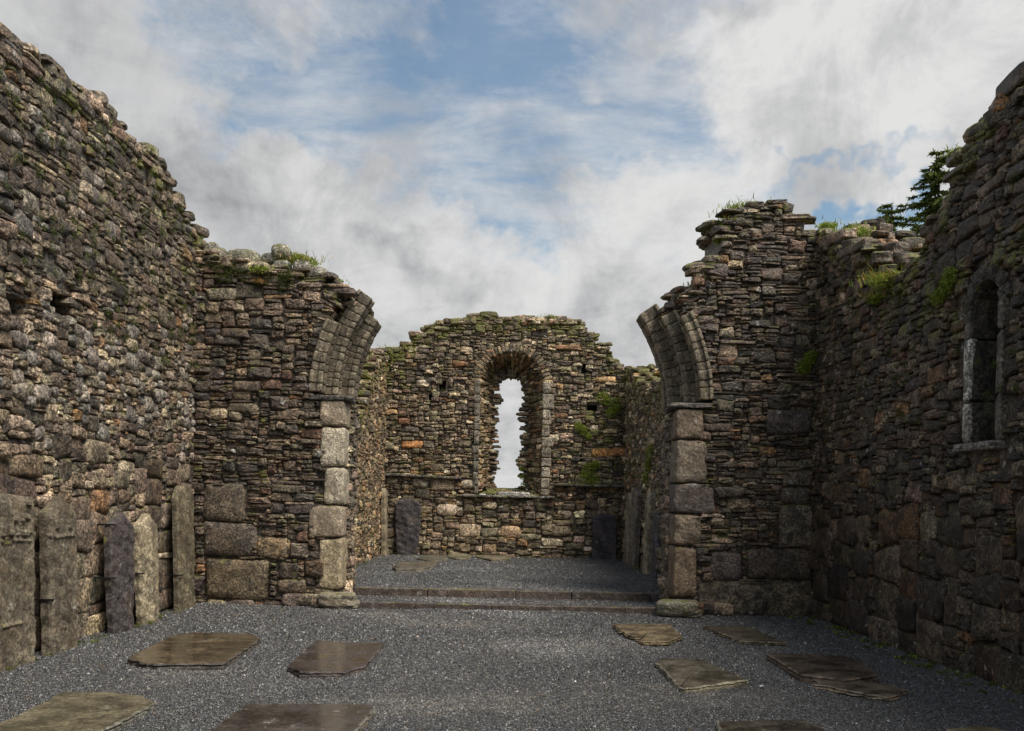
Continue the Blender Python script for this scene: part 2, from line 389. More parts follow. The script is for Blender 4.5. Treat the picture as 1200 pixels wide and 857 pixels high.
def core(acc, U0, U1, ztop, T, mapfn, void=lambda u, v: 0, flip=False, cell=.10, inset=.045, col=(.075, .066, .054), zmin=-.3, zmax=8):
    """mortared rubble heart of a wall: cells with front at w=-inset, back at w=-T; void returns 0 solid, 1 open, else recess depth"""
    nu = int(math.ceil((U1 - U0) / cell)); nv = int(math.ceil((zmax - zmin) / cell)); cu = (U1 - U0) / nu
    dep = np.full((nu + 2, nv + 2), -1.0)
    for i in range(nu):
        u = U0 + (i + .5) * cu; zt = ztop(u) - .11
        for j in range(nv):
            v = zmin + (j + .5) * cell
            if v > zt: break
            q = void(u, v)
            dep[i + 1, j + 1] = -1 if q == 1 else (inset if q == 0 else q)
    V = []; Q = []; key = {}
    rng = np.random.default_rng(5)
    def vid(i, j, w, jit):
        k = (i, j, round(w, 3))
        if k not in key:
            key[k] = len(V); jw = rng.uniform(-.012, .012) if jit else 0
            V.append((U0 + i * cu, zmin + j * cell, -w + jw))
        return key[k]
    for i in range(1, nu + 1):
        for j in range(1, nv + 1):
            d = dep[i, j]
            if d < 0: continue
            a, b, c, e = (i - 1, j - 1), (i, j - 1), (i, j), (i - 1, j)
            Q.append([vid(*a, d, 1), vid(*b, d, 1), vid(*c, d, 1), vid(*e, d, 1)])
            Q.append([vid(*e, T, 0), vid(*c, T, 0), vid(*b, T, 0), vid(*a, T, 0)])
            for (di, dj, p, q) in ((1, 0, b, c), (-1, 0, e, a), (0, 1, c, e), (0, -1, a, b)):
                dn = dep[i + di, j + dj]
                far = T if dn < 0 else dn
                if far > d + 1e-6: Q.append([vid(*p, d, 1), vid(*p, far, far < T), vid(*q, far, far < T), vid(*q, d, 1)])
    V = np.array(V); XYZ = mapfn(V[:, 0], V[:, 1], V[:, 2]); Q = np.array(Q)
    if flip: Q = Q[:, ::-1]
    cc = np.array(col)[None, :] * rng.uniform(.6, 1.5, (len(V), 1)); cc = np.hstack([cc, np.zeros((len(V), 1))])
    acc.add(XYZ, [Q], cc, False)

def loft(acc, grid, col, smooth=False, flip=False, moss=0):
    """grid[i][j] of points -> quads"""
    G = np.asarray(grid, float); a, b = G.shape[:2]
    I = np.arange(a * b).reshape(a, b)
    Q = np.stack([I[:-1, :-1], I[1:, :-1], I[1:, 1:], I[:-1, 1:]], -1).reshape(-1, 4)
    if flip: Q = Q[:, ::-1]
    C = np.array(col, float)
    if C.ndim == 1: C = np.tile(np.append(C, moss), (a * b, 1))
    acc.add(G.reshape(-1, 3), [Q], C, smooth)

# rounded, uneven free-standing blocks (quoins, voussoirs, copings, boulders)
def _cube(n):
    key = {}; V = []; Q = []
    def vid(p):
        k = tuple(np.round(p, 5))
        if k not in key: key[k] = len(V); V.append(p)
        return key[k]
    for ax in range(3):
        for s in (-1, 1):
            o1, o2 = (ax + 1) % 3, (ax + 2) % 3
            for i in range(n):
                for j in range(n):
                    q = []
                    for (x, y) in ((i, j), (i + 1, j), (i + 1, j + 1), (i, j + 1)):
                        p = [0, 0, 0]; p[ax] = s; p[o1] = -1 + 2 * x / n; p[o2] = -1 + 2 * y / n; q.append(vid(np.array(p, float)))
                    Q.append(q if s > 0 else q[::-1])
    return np.array(V), np.array(Q)
CUBE = {n: _cube(n) for n in (2, 4, 6, 8, 12)}
def block(acc, c, half, rng, axes=None, pw=8., noise=.05, col=(.2, .18, .15), moss=0, n=6, smooth=False, taper=0):
    V, Q = CUBE[n]; V = V.copy()
    V = np.sign(V) * np.abs(V) ** (1 / 1.35) if False else np.sin(V * pi / 2 * .98) / math.sin(pi / 2 * .98)
    nrm = (np.abs(V) ** pw).sum(1) ** (1 / pw); V = V / nrm[:, None] * np.abs(V).max(1)[:, None] ** .0
    d = np.zeros(len(V))
    for k in range(7):
        w = rng.normal(0, 1.2 + k * .75, 3); d += np.sin(V @ w + rng.uniform(0, 6.3)) / (1 + k * .45)
    V = V * (1 + noise * .5 * d[:, None]) + rng.normal(0, noise * .14, V.shape)
    h = np.array(half, float)
    V = V * h
    if taper: V[:, 0] *= 1 + taper * V[:, 2] / h[2]
    if axes is not None: V = V @ np.array(axes, float)       # rows = local axes in world
    acc.add(V + np.array(c, float), [Q], np.append(np.array(col, float), moss), smooth)

def polyprof(pts):
    xs = np.array([p[0] for p in pts]); zs = np.array([p[1] for p in pts]); o = np.argsort(xs); xs, zs = xs[o], zs[o]
    return lambda u: float(np.interp(u, xs, zs))
def stepped(f, seed, step=.28, amp=.05):
    def g(u):
        k = math.floor(u / step + .35 * math.sin(u * 3.1 + seed)); r = random.Random(k * 7919 + seed)
        return f(k * step + step / 2) * .55 + f(u) * .45 + r.uniform(-amp, amp)
    return g

def top_stones(acc, U0, U1, prof, T, mp, seed, pal, flip=False, moss=.6, w=(.2, .5), over=.05, skip=lambda u: False, thin=.055):
    """the broken wall head: flat stones bedded across the thickness, in two courses, some overhanging the faces"""
    rng = np.random.default_rng(seed)
    for layer in range(3):
        v = -over
        while v < T + over:
            dv = rng.uniform(.16, .34); u = U0
            while u < U1:
                du = rng.uniform(*w)
                if not skip(u + du / 2) and rng.random() > (0, .12, .45)[layer]:
                    hz = rng.uniform(.5, 1.4) * thin
                    z = prof(min(u + du / 2, U1)) - .10 + layer * thin * 1.5 + rng.uniform(-.015, .015)
                    c = mp(np.array(u + du / 2), np.array(z), np.array(-(v + dv / 2)))
                    e0 = mp(np.array(0.), np.array(0.), np.array(0.)); ux = mp(np.array(1.), np.array(0.), np.array(0.)) - e0; wx = mp(np.array(0.), np.array(0.), np.array(1.)) - e0
                    t = rng.normal(0, .07); ph_ = rng.normal(0, .2)
                    a1 = ux * cos(ph_) + wx * sin(ph_); a2 = np.array([0, 0, 1.]); a3 = np.cross(a1, a2)
                    a1 = a1 + a2 * t
                    block(acc, c, (du / 2 * rng.uniform(.9, 1.1), hz, dv / 2 * rng.uniform(.9, 1.2)), rng, axes=[a1, a2, a3], pw=5, noise=.10, n=4,
                          col=pick(pal, rng, 1)[0] * 1.15, moss=moss * rng.uniform(.3, 1.2))
                u += du
            v += dv

# ================================================================== THE PLACE
Y1 = 12.85; YT = 13.95; YE = 22.7; XL, XR = -4.70, 4.66; CL, CR = -3.2, 3.22; FLOOR2 = .18
AC, AR, ASP = .08, 2.50, 3.13        # chancel arch centre x, radius, springing height

# ---- ground
def sheet(name, x0, x1, y0, y1, z, mat, nx=2, ny=2, amp=0, kind='structure'):
    a = Acc(); xs = np.linspace(x0, x1, nx + 1); ys = np.linspace(y0, y1, ny + 1)
    G = np.zeros((nx + 1, ny + 1, 3)); G[..., 0] = xs[:, None]; G[..., 1] = ys[None, :]
    G[..., 2] = z + amp * (np.sin(G[..., 0] * 1.3 + 1) * np.sin(G[..., 1] * 1.1) + .5 * np.sin(G[..., 0] * 3.1 + G[..., 1] * 2.3) + .35 * np.sin(G[..., 0] * 6.1 - G[..., 1] * 5.3))
    loft(a, G, (.05, .05, .05), True); o = a.build(name, mat); o['kind'] = kind; return o
sheet('ground', -600, 600, -600, 900, -.06, grass_ground_mat(), 6, 6)
def floor_z(x, y): return .010 * (np.sin(x * 1.3 + 1) * np.sin(y * 1.1) + .5 * np.sin(x * 3.1 + y * 2.3) + .35 * np.sin(x * 6.1 - y * 5.3))
sheet('nave_floor', XL - .2, XR + .2, -4, YT + .1, 0, M_GRAV, 80, 150, .010)
sheet('step_tread', -2.6, 2.75, 12.86, 13.86, .065, M_GRAV, 10, 4)
sheet('chancel_floor', CL - .2, CR + .2, 13.86, YE + .2, FLOOR2, M_GRAV, 40, 60, .006)

# ---- nave north wall (left)
def px_profile_X(pts, X): return [onX(a, b, X) for a, b in pts]
lp = px_profile_X([(0, 53), (26, 58), (40, 76), (75, 92), (118, 130), (150, 162), (180, 190), (200, 212), (214, 236), (232, 262), (243, 287)], XL)
lp = [(-3, 6.0), (4, 6.1), (6.5, 6.05)] + lp + [(12.86, 5.35), (14.2, 5.3)]
profL = stepped(polyprof(lp), 3, .30, .045)
def style_left(u, v, r):
    q = r.random()
    if v < 1.5: return 'block' if q < .75 else ('mixed' if q < .85 else 'chink')
    if v < 2.0: return 'big' if q < .4 else ('mixed' if q < .7 else ('rubble' if q < .84 else ('slate' if q < .93 else 'chink')))
    band = 2.45 < v < 3.45
    if band: return 'cobble' if q < .36 else ('rubble' if q < .85 else 'chink')
    if v < 2.45: return 'rubble' if q < .5 else ('mixed' if q < .7 else ('slate' if q < .9 else 'cobble'))
    return 'rubble' if q < .50 else ('slate' if q < .68 else ('mixed' if q < .86 else ('cobble' if q < .93 else 'chink')))
mpL = planar((XL, 0, 0), (0, 1, 0), (0, 0, 1), (1, 0, 0))
wall = tag(empty('nave_wall', (XL - .5, 8, 0)), 'long rubble wall of rounded and flat stones, left side of the roofless nave', 'wall', 'ruined church walls')
a = Acc(); U0L = 1.5
putL = [(9.0, 3.60, .16, .09), (8.2, 3.42, .16, .10)]
put_void = lambda lst, d=.4: (lambda u, v: next((d for (x, y, w, h) in lst if abs(u - x) < w and abs(v - y) < h), 0))
panel(a, U0L, 13.05, -.05, 6.4, style_left, lambda u, v, w, h: v + h * .6 < profL(u) and not put_void(putL)(u, v), 'mid', 11, mpL, flip=False,
      moss=lambda u, v: max(0, min(1, (v - 3.2) / 2.5)) * .42 + (.5 if profL(u) - v < .25 else 0), tint=lambda u, v: .98 if v < 2.6 else (1.0 if v < 3.5 else .82), rot=.0, rough=.75, gap=.0)
core(a, U0L, 13.9, profL, 1.0, mpL, void=put_void(putL), flip=False, inset=.022, col=(.12, .105, .085))
top_stones(a, U0L, 12.9, profL, 1.0, mpL, 12, 'mid', moss=.5, thin=.06)
a.build('masonry', M_RUB, wall)

# ---- nave south wall (right) with its round-headed window
rp = px_profile_X([(1200, 104), (1180, 120), (1160, 136), (1140, 156), (1122, 182), (1112, 210), (1100, 230), (1088, 256), (1080, 280), (1062, 312), (1040, 322)], XR)
rp = [(-3, 5.8), (3, 6.0), (6.5, 5.7)] + rp + [(10.9, 4.75), (11.6, 5.1), (12.2, 5.45), (12.86, 5.75), (14.2, 5.75)]
profR = stepped(polyprof(rp), 17, .34, .07)
mpR = planar((XR, 0, 0), (0, 1, 0), (0, 0, 1), (-1, 0, 0))
WY, WH, WZ0, WSP = 8.32, .23, 2.30, 3.62           # window centre (along wall), half width, sill, springing
def win_in(u, v, g=0): return (abs(u - WY) < WH + g and WZ0 - g < v < WSP) or (v >= WSP and math.hypot(u - WY, v - WSP) < WH + g)
def style_right(u, v, r):
    q = r.random()
    if v < 1.35: return 'block' if q < .8 else ('mixed' if q < .9 else 'chink')
    if v < 2.0: return 'big' if q < .3 else ('rubble' if q < .7 else ('slate' if q < .85 else 'chink'))
    return 'rubble' if q < .58 else ('slate' if q < .72 else ('mixed' if q < .84 else ('big' if q < .87 else 'chink')))
wall = tag(empty('nave_wall', (XR + .5, 8, 0)), 'dark damp rubble wall with a small round-headed window, right side of the roofless nave', 'wall', 'ruined church walls')
a = Acc()
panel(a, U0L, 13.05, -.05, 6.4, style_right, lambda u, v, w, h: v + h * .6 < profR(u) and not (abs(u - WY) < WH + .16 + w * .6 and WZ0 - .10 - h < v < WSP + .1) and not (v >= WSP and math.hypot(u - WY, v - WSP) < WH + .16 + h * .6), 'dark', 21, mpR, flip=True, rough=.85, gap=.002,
      moss=lambda u, v: (.55 if profR(u) - v < .3 else 0) + (.55 if (abs(u - 9.1) < .5 and abs(v - 3.75) < .35) or (abs(u - 10.2) < .6 and abs(v - 4.1) < .4) or (abs(u - 7.9) < .25 and abs(v - 4.0) < .3) else .08),
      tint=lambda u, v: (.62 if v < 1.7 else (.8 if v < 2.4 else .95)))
core(a, U0L, 13.9, profR, .95, mpR, void=lambda u, v: .85 if win_in(u, v, .03) else 0, flip=True, cell=.08, col=(.075, .06, .045), inset=.025)
top_stones(a, U0L, 12.9, profR, .95, mpR, 22, 'dark', moss=.55, w=(.25, .6), thin=.07)
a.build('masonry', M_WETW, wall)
rng = np.random.default_rng(31)
a = Acc()                                                # window: dressed jambs, sill, arched head
AX = [(0, 1, 0), (0, 0, 1), (-1, 0, 0)]
z = WZ0
for hgt in (.42, .62, .30):
    for sgn in (-1, 1):
        cc = np.array((.060, .050, .040)) * rng.uniform(.8, 1.2)
        block(a, (XR + .44, WY + sgn * (WH + .045), z + hgt / 2), (.05, hgt / 2 - .005, .44), rng, axes=AX, pw=14, noise=.03, col=cc, n=8)
        pale = (.34, .32, .28) if (sgn > 0 and hgt > .3 or z < WZ0 + .1) else (.10, .085, .07)
        block(a, (XR + .03, WY + sgn * (WH + .055), z + hgt / 2), (.055, hgt / 2 - .010, .055), rng, axes=AX, pw=9, noise=.09, col=pale if sgn > 0 else (.11, .095, .075), n=8)
    z += hgt
for k in range(7):
    t = pi * (k + .5) / 7
    ra = np.array((0, cos(t), sin(t))); ta = np.array((0, -sin(t), cos(t)))
    c = np.array((XR + .43, WY, WSP)) + ra * (WH + .10)
    block(a, c, (.09, (WH + .1) * pi / 14 + .004, .455), rng, axes=[ra, ta, (-1, 0, 0)], pw=9, noise=.05, col=(.06, .05, .042), n=6)
a.build('window_surround', M_WETW, wall)
a = Acc(); block(a, (XR + .40, WY + .05, WZ0 - .045), (.40, .045, .47), rng, axes=AX, pw=12, noise=.03, col=(.17, .155, .135), n=8)
a.build('sill', M_WETW, wall)

# ---- chancel arch wall: left and right halves of the broken arch
def arch_half(side, seed):
    s = -1 if side == 'L' else 1
    if side == 'L':
        pts = [onY(*p, Y1) for p in [(236, 300), (262, 303), (290, 312), (330, 316), (372, 327), (398, 332), (408, 340), (420, 352), (432, 362)]]
        U0, U1 = XL - .2, -1.9
    else:
        pts = [onY(*p, Y1) for p in [(790, 366), (800, 352), (812, 336), (826, 322), (832, 290), (844, 284), (850, 252), (862, 244), (880, 237), (930, 238), (938, 246), (946, 262), (975, 272)]]
        U0, U1 = 2.1, XR + .2
    prof = stepped(polyprof(pts), seed, .24, .03)
    jamb = AC + s * AR                                   # face of the respond
    ext = AR + .50
    tip = R_(33)
    def solid(u, v, g=0):
        if v < ASP - .02: return (u - jamb) * s > g
        return math.hypot(u - AC, v - ASP) > ext + g and (u - AC) * s > 0
    T = YT - Y1
    mp = planar((0, Y1, 0), (1, 0, 0), (0, 0, 1), (0, -1, 0))
    root = tag(empty('arch_wall', ((U0 + U1) / 2, Y1 + .5, 0)),
        'dark slate cross wall topped by round boulders, left half of the broken arch' if side == 'L' else
        'tall ragged cross wall of dark slates, right half of the broken chancel arch', 'wall', 'ruined church walls')
    pins = []
    def pinpx(x0, y0, x1, y1, c, kind='block'):
        u0, v1 = onY(x0, y0, Y1); u1, v0 = onY(x1, y1, Y1); pins.append((u0, max(v0, -.02), u1, v1, kind, c))
    if side == 'L':
        for q in [(240, 566, 286, 611, (.085, .078, .068)), (240, 612, 298, 652, (.07, .064, .06)), (240, 653, 316, 703, (.105, .096, .075)),
                  (302, 630, 338, 654, (.15, .125, .09)), (340, 636, 362, 654, (.15, .14, .135)), (246, 478, 267, 492, (.26, .24, .2), 'cobble'), (268, 481, 284, 493, (.2, .19, .17), 'cobble'),
                  (252, 393, 282, 405, (.05, .046, .046), 'big'), (290, 430, 320, 445, (.055, .05, .052), 'big'), (288, 350, 310, 365, (.07, .055, .048), 'big')]: pinpx(*q)
    else:
        for q in [(876, 643, 950, 679, (.06, .052, .045)), (898, 682, 952, 726, (.085, .078, .06)), (820, 681, 897, 724, (.085, .08, .072)), (833, 648, 868, 680, (.075, .07, .078)),
                  (913, 592, 952, 641, (.10, .093, .08)), (915, 571, 950, 590, (.07, .066, .066)), (898, 480, 950, 510, (.055, .05, .055)), (925, 552, 952, 570, (.075, .07, .066))]: pinpx(*q)
    def style(u, v, r):
        q = r.random()
        if side == 'L' and 2.9 < v < 4.5 and u < -3.2: return 'mixed' if q < .5 else ('slate' if q < .75 else 'rubble')
        if v < .9: return 'slate' if q < .3 else ('rubble' if q < .6 else ('big' if q < .85 else 'chink'))
        return 'slate' if q < .56 else ('rubble' if q < .80 else ('chink' if q < .88 else 'mixed'))
    acc = Acc()
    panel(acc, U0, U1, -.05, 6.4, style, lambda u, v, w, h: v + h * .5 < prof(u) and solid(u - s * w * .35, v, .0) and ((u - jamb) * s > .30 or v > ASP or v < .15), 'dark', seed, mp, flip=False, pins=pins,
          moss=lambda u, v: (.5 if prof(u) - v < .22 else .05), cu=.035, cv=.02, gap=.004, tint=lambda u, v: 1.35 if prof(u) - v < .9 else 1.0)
    core(acc, U0, U1, prof, T, mp, void=lambda u, v: 0 if solid(u, v, .06) else 1, flip=False, cell=.07, col=(.085, .07, .052), inset=.022)
    # chancel-side face and the jamb reveal
    mpj = planar((jamb, 0, 0), (0, 1, 0), (0, 0, 1), (-s, 0, 0))
    panel(acc, Y1 + .35, YT + .02, -.02, ASP - .02, style, lambda u, v, w, h: True, 'mid', seed + 5, mpj, flip=(s > 0), cu=.035, cv=.025)
    top_stones(acc, min(U0, U1) + .1, max(U0, U1) - .1, prof, T, mp, seed + 2, 'mid' if side == 'L' else 'dark', moss=.5, w=(.2, .55), thin=.045,
               skip=lambda u: (abs(u - AC) < ext * cos(tip) - .12))
    acc.build('masonry', M_RUB, root)
    # quoins of the respond
    rng = np.random.default_rng(seed + 9); acc = Acc()
    rows = [(468, 500, .38, .5), (500, 548, .36, .55), (548, 592, .30, .5), (592, 630, .52, .4), (630, 692, .36, .55)] if side == 'L' else \
           [(478, 515, .42, .4), (515, 566, .48, .5), (566, 602, .60, .45), (602, 639, .42, .55), (639, 700, .36, .5)]
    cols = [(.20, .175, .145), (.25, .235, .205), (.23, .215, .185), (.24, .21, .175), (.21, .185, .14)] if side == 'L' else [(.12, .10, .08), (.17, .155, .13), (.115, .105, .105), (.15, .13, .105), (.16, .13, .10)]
    for (y0, y1, wd, dp), c in zip(rows, cols):
        x_ = 395 if side == 'L' else 792
        z1 = onY(x_, y0, Y1)[1]; z0 = max(onY(x_, y1, Y1)[1], .1)
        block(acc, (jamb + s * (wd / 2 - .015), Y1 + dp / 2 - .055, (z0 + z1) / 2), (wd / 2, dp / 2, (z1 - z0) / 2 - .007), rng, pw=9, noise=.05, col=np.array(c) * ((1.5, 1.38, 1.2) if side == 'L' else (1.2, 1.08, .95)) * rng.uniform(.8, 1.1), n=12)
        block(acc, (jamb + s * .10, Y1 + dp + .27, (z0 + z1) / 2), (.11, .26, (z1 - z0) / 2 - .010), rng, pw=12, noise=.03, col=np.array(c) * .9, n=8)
    acc.build('quoin', M_SLAB, root)
    acc = Acc()                                           # rough footing stones
    for k in range(4):
        block(acc, (jamb + s * (.05 + .22 * k), Y1 - .04 - .03 * (k % 2), .09), (.15, .14, .09), rng, pw=5, noise=.12, col=pick('mid', rng, 1)[0], n=6)
    acc.build('footing', M_RUB, root)
    # impost: moulded ledge in three stones
    acc = Acc()
    for k in range(4):
        block(acc, (jamb + s * .22 + s * .02 * k, Y1 + .10 + .30 * k, ASP + .0), (.33 - .02 * k, .17, .040), rng, pw=8, noise=.05, col=(.085, .075, .065), n=6)
    acc.build('impost', M_RUB, root)
    # three receding orders of thin voussoirs, each with a roll
    for k, (ri, ro, y0, y1, rr) in enumerate([(AR + .36, AR + .54, -.05, .30, .05), (AR + .18, AR + .42, .24, .62, .055), (AR, AR + .30, .56, 1.12, .06)]):
        acc = Acc(); t = .03; tmax = tip + R_((.0, .0, .0)[k]) - (R_(10) if (k == 0 and side == 'L') else (R_(3) if k == 0 else 0))
        while t < tmax:
            dt = rng.uniform(.08, .19) / AR
            tm = t + dt / 2
            ra = np.array((s * cos(tm), 0, sin(tm))); ta = np.array((-s * sin(tm), 0, cos(tm)))
            c0 = np.array((AC, 0, ASP))
            colr = pick('mid', rng, 1)[0] * .25 + np.array((.17, .145, .105)) * .75
            yy = Y1 + y0 + rng.uniform(-.01, .01)
            rm = (ri + ro) / 2
            # chamfered front block, then the soffit slabs split in depth
            nn = 2 if k == 2 else 1
            for q in range(nn):
                ya = yy + (y1 - y0) * q / nn; yb = yy + (y1 - y0) * (q + 1) / nn
                c = c0 + ra * (rm + rng.uniform(-.012, .010)) + np.array((0, (ya + yb) / 2, 0))
                block(acc, c, ((ro - ri) / 2, (yb - ya) / 2 - .001, dt * rm / 2 - .002), rng, axes=[ra, (0, 1, 0), ta], pw=18, noise=.022, col=colr * rng.uniform(.7, 1.25), n=6)
            # roll moulding on the arris
            block(acc, c0 + ra * (ri + .02) + np.array((0, yy + .01, 0)), (rr * .8, rr * .8, dt * ri / 2 + .0), rng, axes=[ra, (0, 1, 0), ta], pw=4.5, noise=.03, col=colr * 1.1, n=8)
            block(acc, c0 + ra * (ro - .03) + np.array((0, yy + .005, 0)), (.028, .035, dt * ro / 2 - .001), rng, axes=[ra, (0, 1, 0), ta], pw=4.5, noise=.03, col=colr * rng.uniform(.9, 1.4), n=4)
            block(acc, c0 + ra * (ri + .0) + np.array((0, yy + (y1 - y0) * .55, 0)), (.030, .035, dt * ri / 2 - .001), rng, axes=[ra, (0, 1, 0), ta], pw=4.5, noise=.03, col=colr * rng.uniform(.8, 1.1), n=4)
            t += dt
            if t > tmax - .06 and rng.random() < .4: break
        acc.build('arch_order', M_SLAB, root)
    # slaty backing over the orders, laid radially: the torn edge of the arch
    acc = Acc()
    for layer in range(2):
        t = R_(2)
        while t < tip:
            dt = rng.uniform(.035, .08) / AR; tm = t + dt / 2
            ra = np.array((s * cos(tm), 0, sin(tm))); ta = np.array((-s * sin(tm), 0, cos(tm)))
            for q in range(4):
                c = np.array((AC, Y1 + .16 + .27 * q + rng.uniform(-.03, .03), ASP)) + ra * (AR + (.38 if q else .62) + rng.uniform(-.05, .06))
                block(acc, c, (.15, .15, dt * AR / 2), rng, axes=[ra, (0, 1, 0), ta], pw=5, noise=.08, col=pick('dark', rng, 1)[0] * 1.25, n=4, moss=.2)
            t += dt
    acc.build('arch_backing', M_RUB, root)
    return root, prof, mp
rootAL, profAL, mpA = arch_half('L', 41)
rootAR, profAR, _ = arch_half('R', 57)
# round boulders bedded on the left head
rng = np.random.default_rng(77)
for (x, y, rx, rz, c) in [(285, 303, 19, 11, (.19, .175, .12)), (257, 302, 12, 11, (.17, .15, .11)), (330, 297, 12, 10, (.20, .18, .13)), (372, 322, 14, 9, (.22, .20, .16)), (262, 320, 11, 9, (.17, .13, .09)), (331, 312, 10, 7, (.2, .19, .17)), (354, 314, 11, 10, (.27, .25, .22)), (317, 305, 10, 8, (.19, .18, .14)), (248, 296, 9, 12, (.2, .18, .15))]:
    X, Z = onY(x, y, Y1 + .15); acc = Acc(); k = Y1 / F
    block(acc, (X, Y1 + .18 + rng.uniform(-.04, .04), Z), (rx * k, rx * k * 1.1, rz * k), rng, pw=2.7, noise=.07, col=c, moss=.25, n=8, smooth=True)
    acc.build('coping_boulder', M_RUB, rootAL)

# ---- chancel side walls
def side_wall(side, seed):
    s = -1 if side == 'L' else 1; X = CL if s < 0 else CR
    pts = [(13.8, 2.85), (17, 3.1), (19.3, 3.7), (20.0, 4.5), (20.6, 4.95), (21.4, 5.2), (22.9, 5.55)] if s < 0 else [(13.8, 3.7), (16, 4.0), (18.2, 4.2), (19.6, 4.25), (20.8, 4.75), (22.9, 5.3)]
    prof = stepped(polyprof(pts), seed, .35, .06)
    mp = planar((X, 0, 0), (0, 1, 0), (0, 0, 1), (-s, 0, 0))
    root = tag(empty('chancel_wall', (X + s * .45, 18, 0)), 'low rubble side wall of warm coloured stones, left of the chancel' if s < 0 else 'mossy rubble side wall behind leaning grave slabs, right of the chancel', 'wall', 'ruined church walls')
    def style(u, v, r):
        q = r.random(); return 'rubble' if q < .62 else ('mixed' if q < .72 else ('slate' if q < .86 else 'chink'))
    a = Acc()
    panel(a, YT - .1, YE + .05, .1, 6.0, style, lambda u, v, w, h: v + h * .6 < prof(u), 'warm' if s < 0 else 'east', seed, mp, flip=(s > 0), moss=lambda u, v: (.65 if prof(u) - v < .5 else (.30 if s > 0 and v > 1.6 else .08)), cu=.05, cv=.03)
    core(a, YT - .1, YE + .9, prof, .9, mp, flip=(s > 0))
    top_stones(a, YT, YE, prof, .9, mp, seed + 3, 'east', moss=.9, thin=.055, w=(.2, .45))
    a.build('masonry', M_RUBE, root)
    return root
swL = side_wall('L', 61); swR = side_wall('R', 67)

# ---- east wall
ep = [onY(*p, YE) for p in [(405, 620), (421, 600), (425, 470), (429, 432), (436, 421), (446, 413), (470, 405), (484, 398), (500, 388), (520, 381), (533, 375), (560, 372), (600, 374), (660, 375), (684, 380), (694, 390), (702, 398), (718, 422), (730, 431), (745, 440), (757, 456), (764, 480), (770, 600)]]
profE = stepped(polyprof(ep), 71, .30, .035)
mpE = planar((0, YE, 0), (1, 0, 0), (0, 0, 1), (0, -1, 0))
EX, EHW, EZ0, ESP = .15, .84, 1.88, 4.80          # embrasure
HX, HHW, HZ0, HSP = .12, .42, 2.03, 4.75           # outer slit
ET = .95
def emb_in(u, v, g=0): return (abs(u - EX) < EHW + g and EZ0 - g < v < ESP) or (v >= ESP and math.hypot(u - EX, v - ESP) < EHW + g)
def lightpath(cx, hw, z0, sp, n=60):
    """outline up the left jamb, round the head, down the right jamb, as n+1 points by even fraction"""
    out = []; la = sp - z0; lb = pi * hw
    fa = .33
    for i in range(n + 1):
        t = i / n
        if t < fa: out.append((cx - hw, z0 + la * t / fa))
        elif t <= 1 - fa:
            q = pi - pi * (t - fa) / (1 - 2 * fa); out.append((cx + hw * cos(q), sp + hw * sin(q)))
        else: out.append((cx + hw, sp - la * (t - 1 + fa) / fa))
    return np.array(out)
NP = 120
PF = lightpath(EX, EHW, EZ0, ESP, NP); PH = lightpath(HX, HHW, HZ0, HSP, NP)
# the hole widens a little below its waist like the photo's broken slit
PLEN = 2 * (ESP - EZ0) + pi * EHW
def mpS(u, v, w, cu=None, cv=None):
    """splay: u along the outline (metres), v depth 0..1 from front to outer slit, w towards the opening"""
    t = np.clip(u / PLEN, 0, 1) * NP
    i = np.clip(t.astype(int), 0, NP - 1); f = t - i
    A = PF[i] * (1 - f)[..., None] + PF[i + 1] * f[..., None]; B = PH[i] * (1 - f)[..., None] + PH[i + 1] * f[..., None]
    P = A + (B - A) * v[..., None]
    cen = np.stack([np.full(P[..., 0].shape, EX), np.clip(P[..., 1], EZ0, ESP)], -1)
    nrm = cen - P; nrm = nrm / (np.linalg.norm(nrm, axis=-1, keepdims=True) + 1e-6)
    P = P + nrm * w[..., None]
    return np.stack([P[..., 0], YE + v * ET, P[..., 1]], -1)
east = tag(empty('gable_wall', (0, YE + .5, 0)), 'gabled rubble wall with a tall broken window slit, closing the far end of the chancel', 'wall', 'ruined church walls')
putE = [(onY(505, 465, YE)), onY(686, 432, YE), onY(694, 480, YE), onY(680, 538, YE), onY(520, 452, YE)]
putE = [(x, z, .10, .10) for x, z in putE]
def style_e(u, v, r):
    q = r.random()
    if v < 1.75: return 'mixed' if q < .55 else ('slate' if q < .75 else ('chink' if q < .85 else 'big'))
    return 'rubble' if q < .55 else ('slate' if q < .78 else ('mixed' if q < .90 else 'chink'))
pinsE = []
for (x0, y0, x1, y1, c) in [(512, 590, 536, 605, (.36, .34, .32)), (537, 613, 564, 630, (.33, .30, .26)), (586, 616, 610, 632, (.30, .24, .18)), (647, 614, 668, 628, (.28, .26, .22)), (540, 562, 562, 573, (.3, .3, .28)), (566, 637, 582, 648, (.2, .16, .12)),
                            (694, 525, 718, 536, (.34, .19, .08)), (718, 524, 734, 535, (.30, .17, .08)), (470, 516, 496, 526, (.36, .2, .09)), (466, 490, 480, 498, (.18, .10, .07)), (488, 445, 504, 454, (.5, .49, .46)), (564, 468, 578, 478, (.36, .2, .08)), (697, 441, 722, 449, (.32, .24, .15)), (650, 404, 680, 411, (.2, .13, .08)), (484, 560, 502, 571, (.24, .24, .23)), (506, 562, 532, 575, (.22, .2, .17))]:
    u0, v1 = onY(x0, y0, YE); u1, v0 = onY(x1, y1, YE); pinsE.append((u0, v0, u1, v1, 'cobble' if (x0 in (586, 512)) else 'mixed', c))
a = Acc()
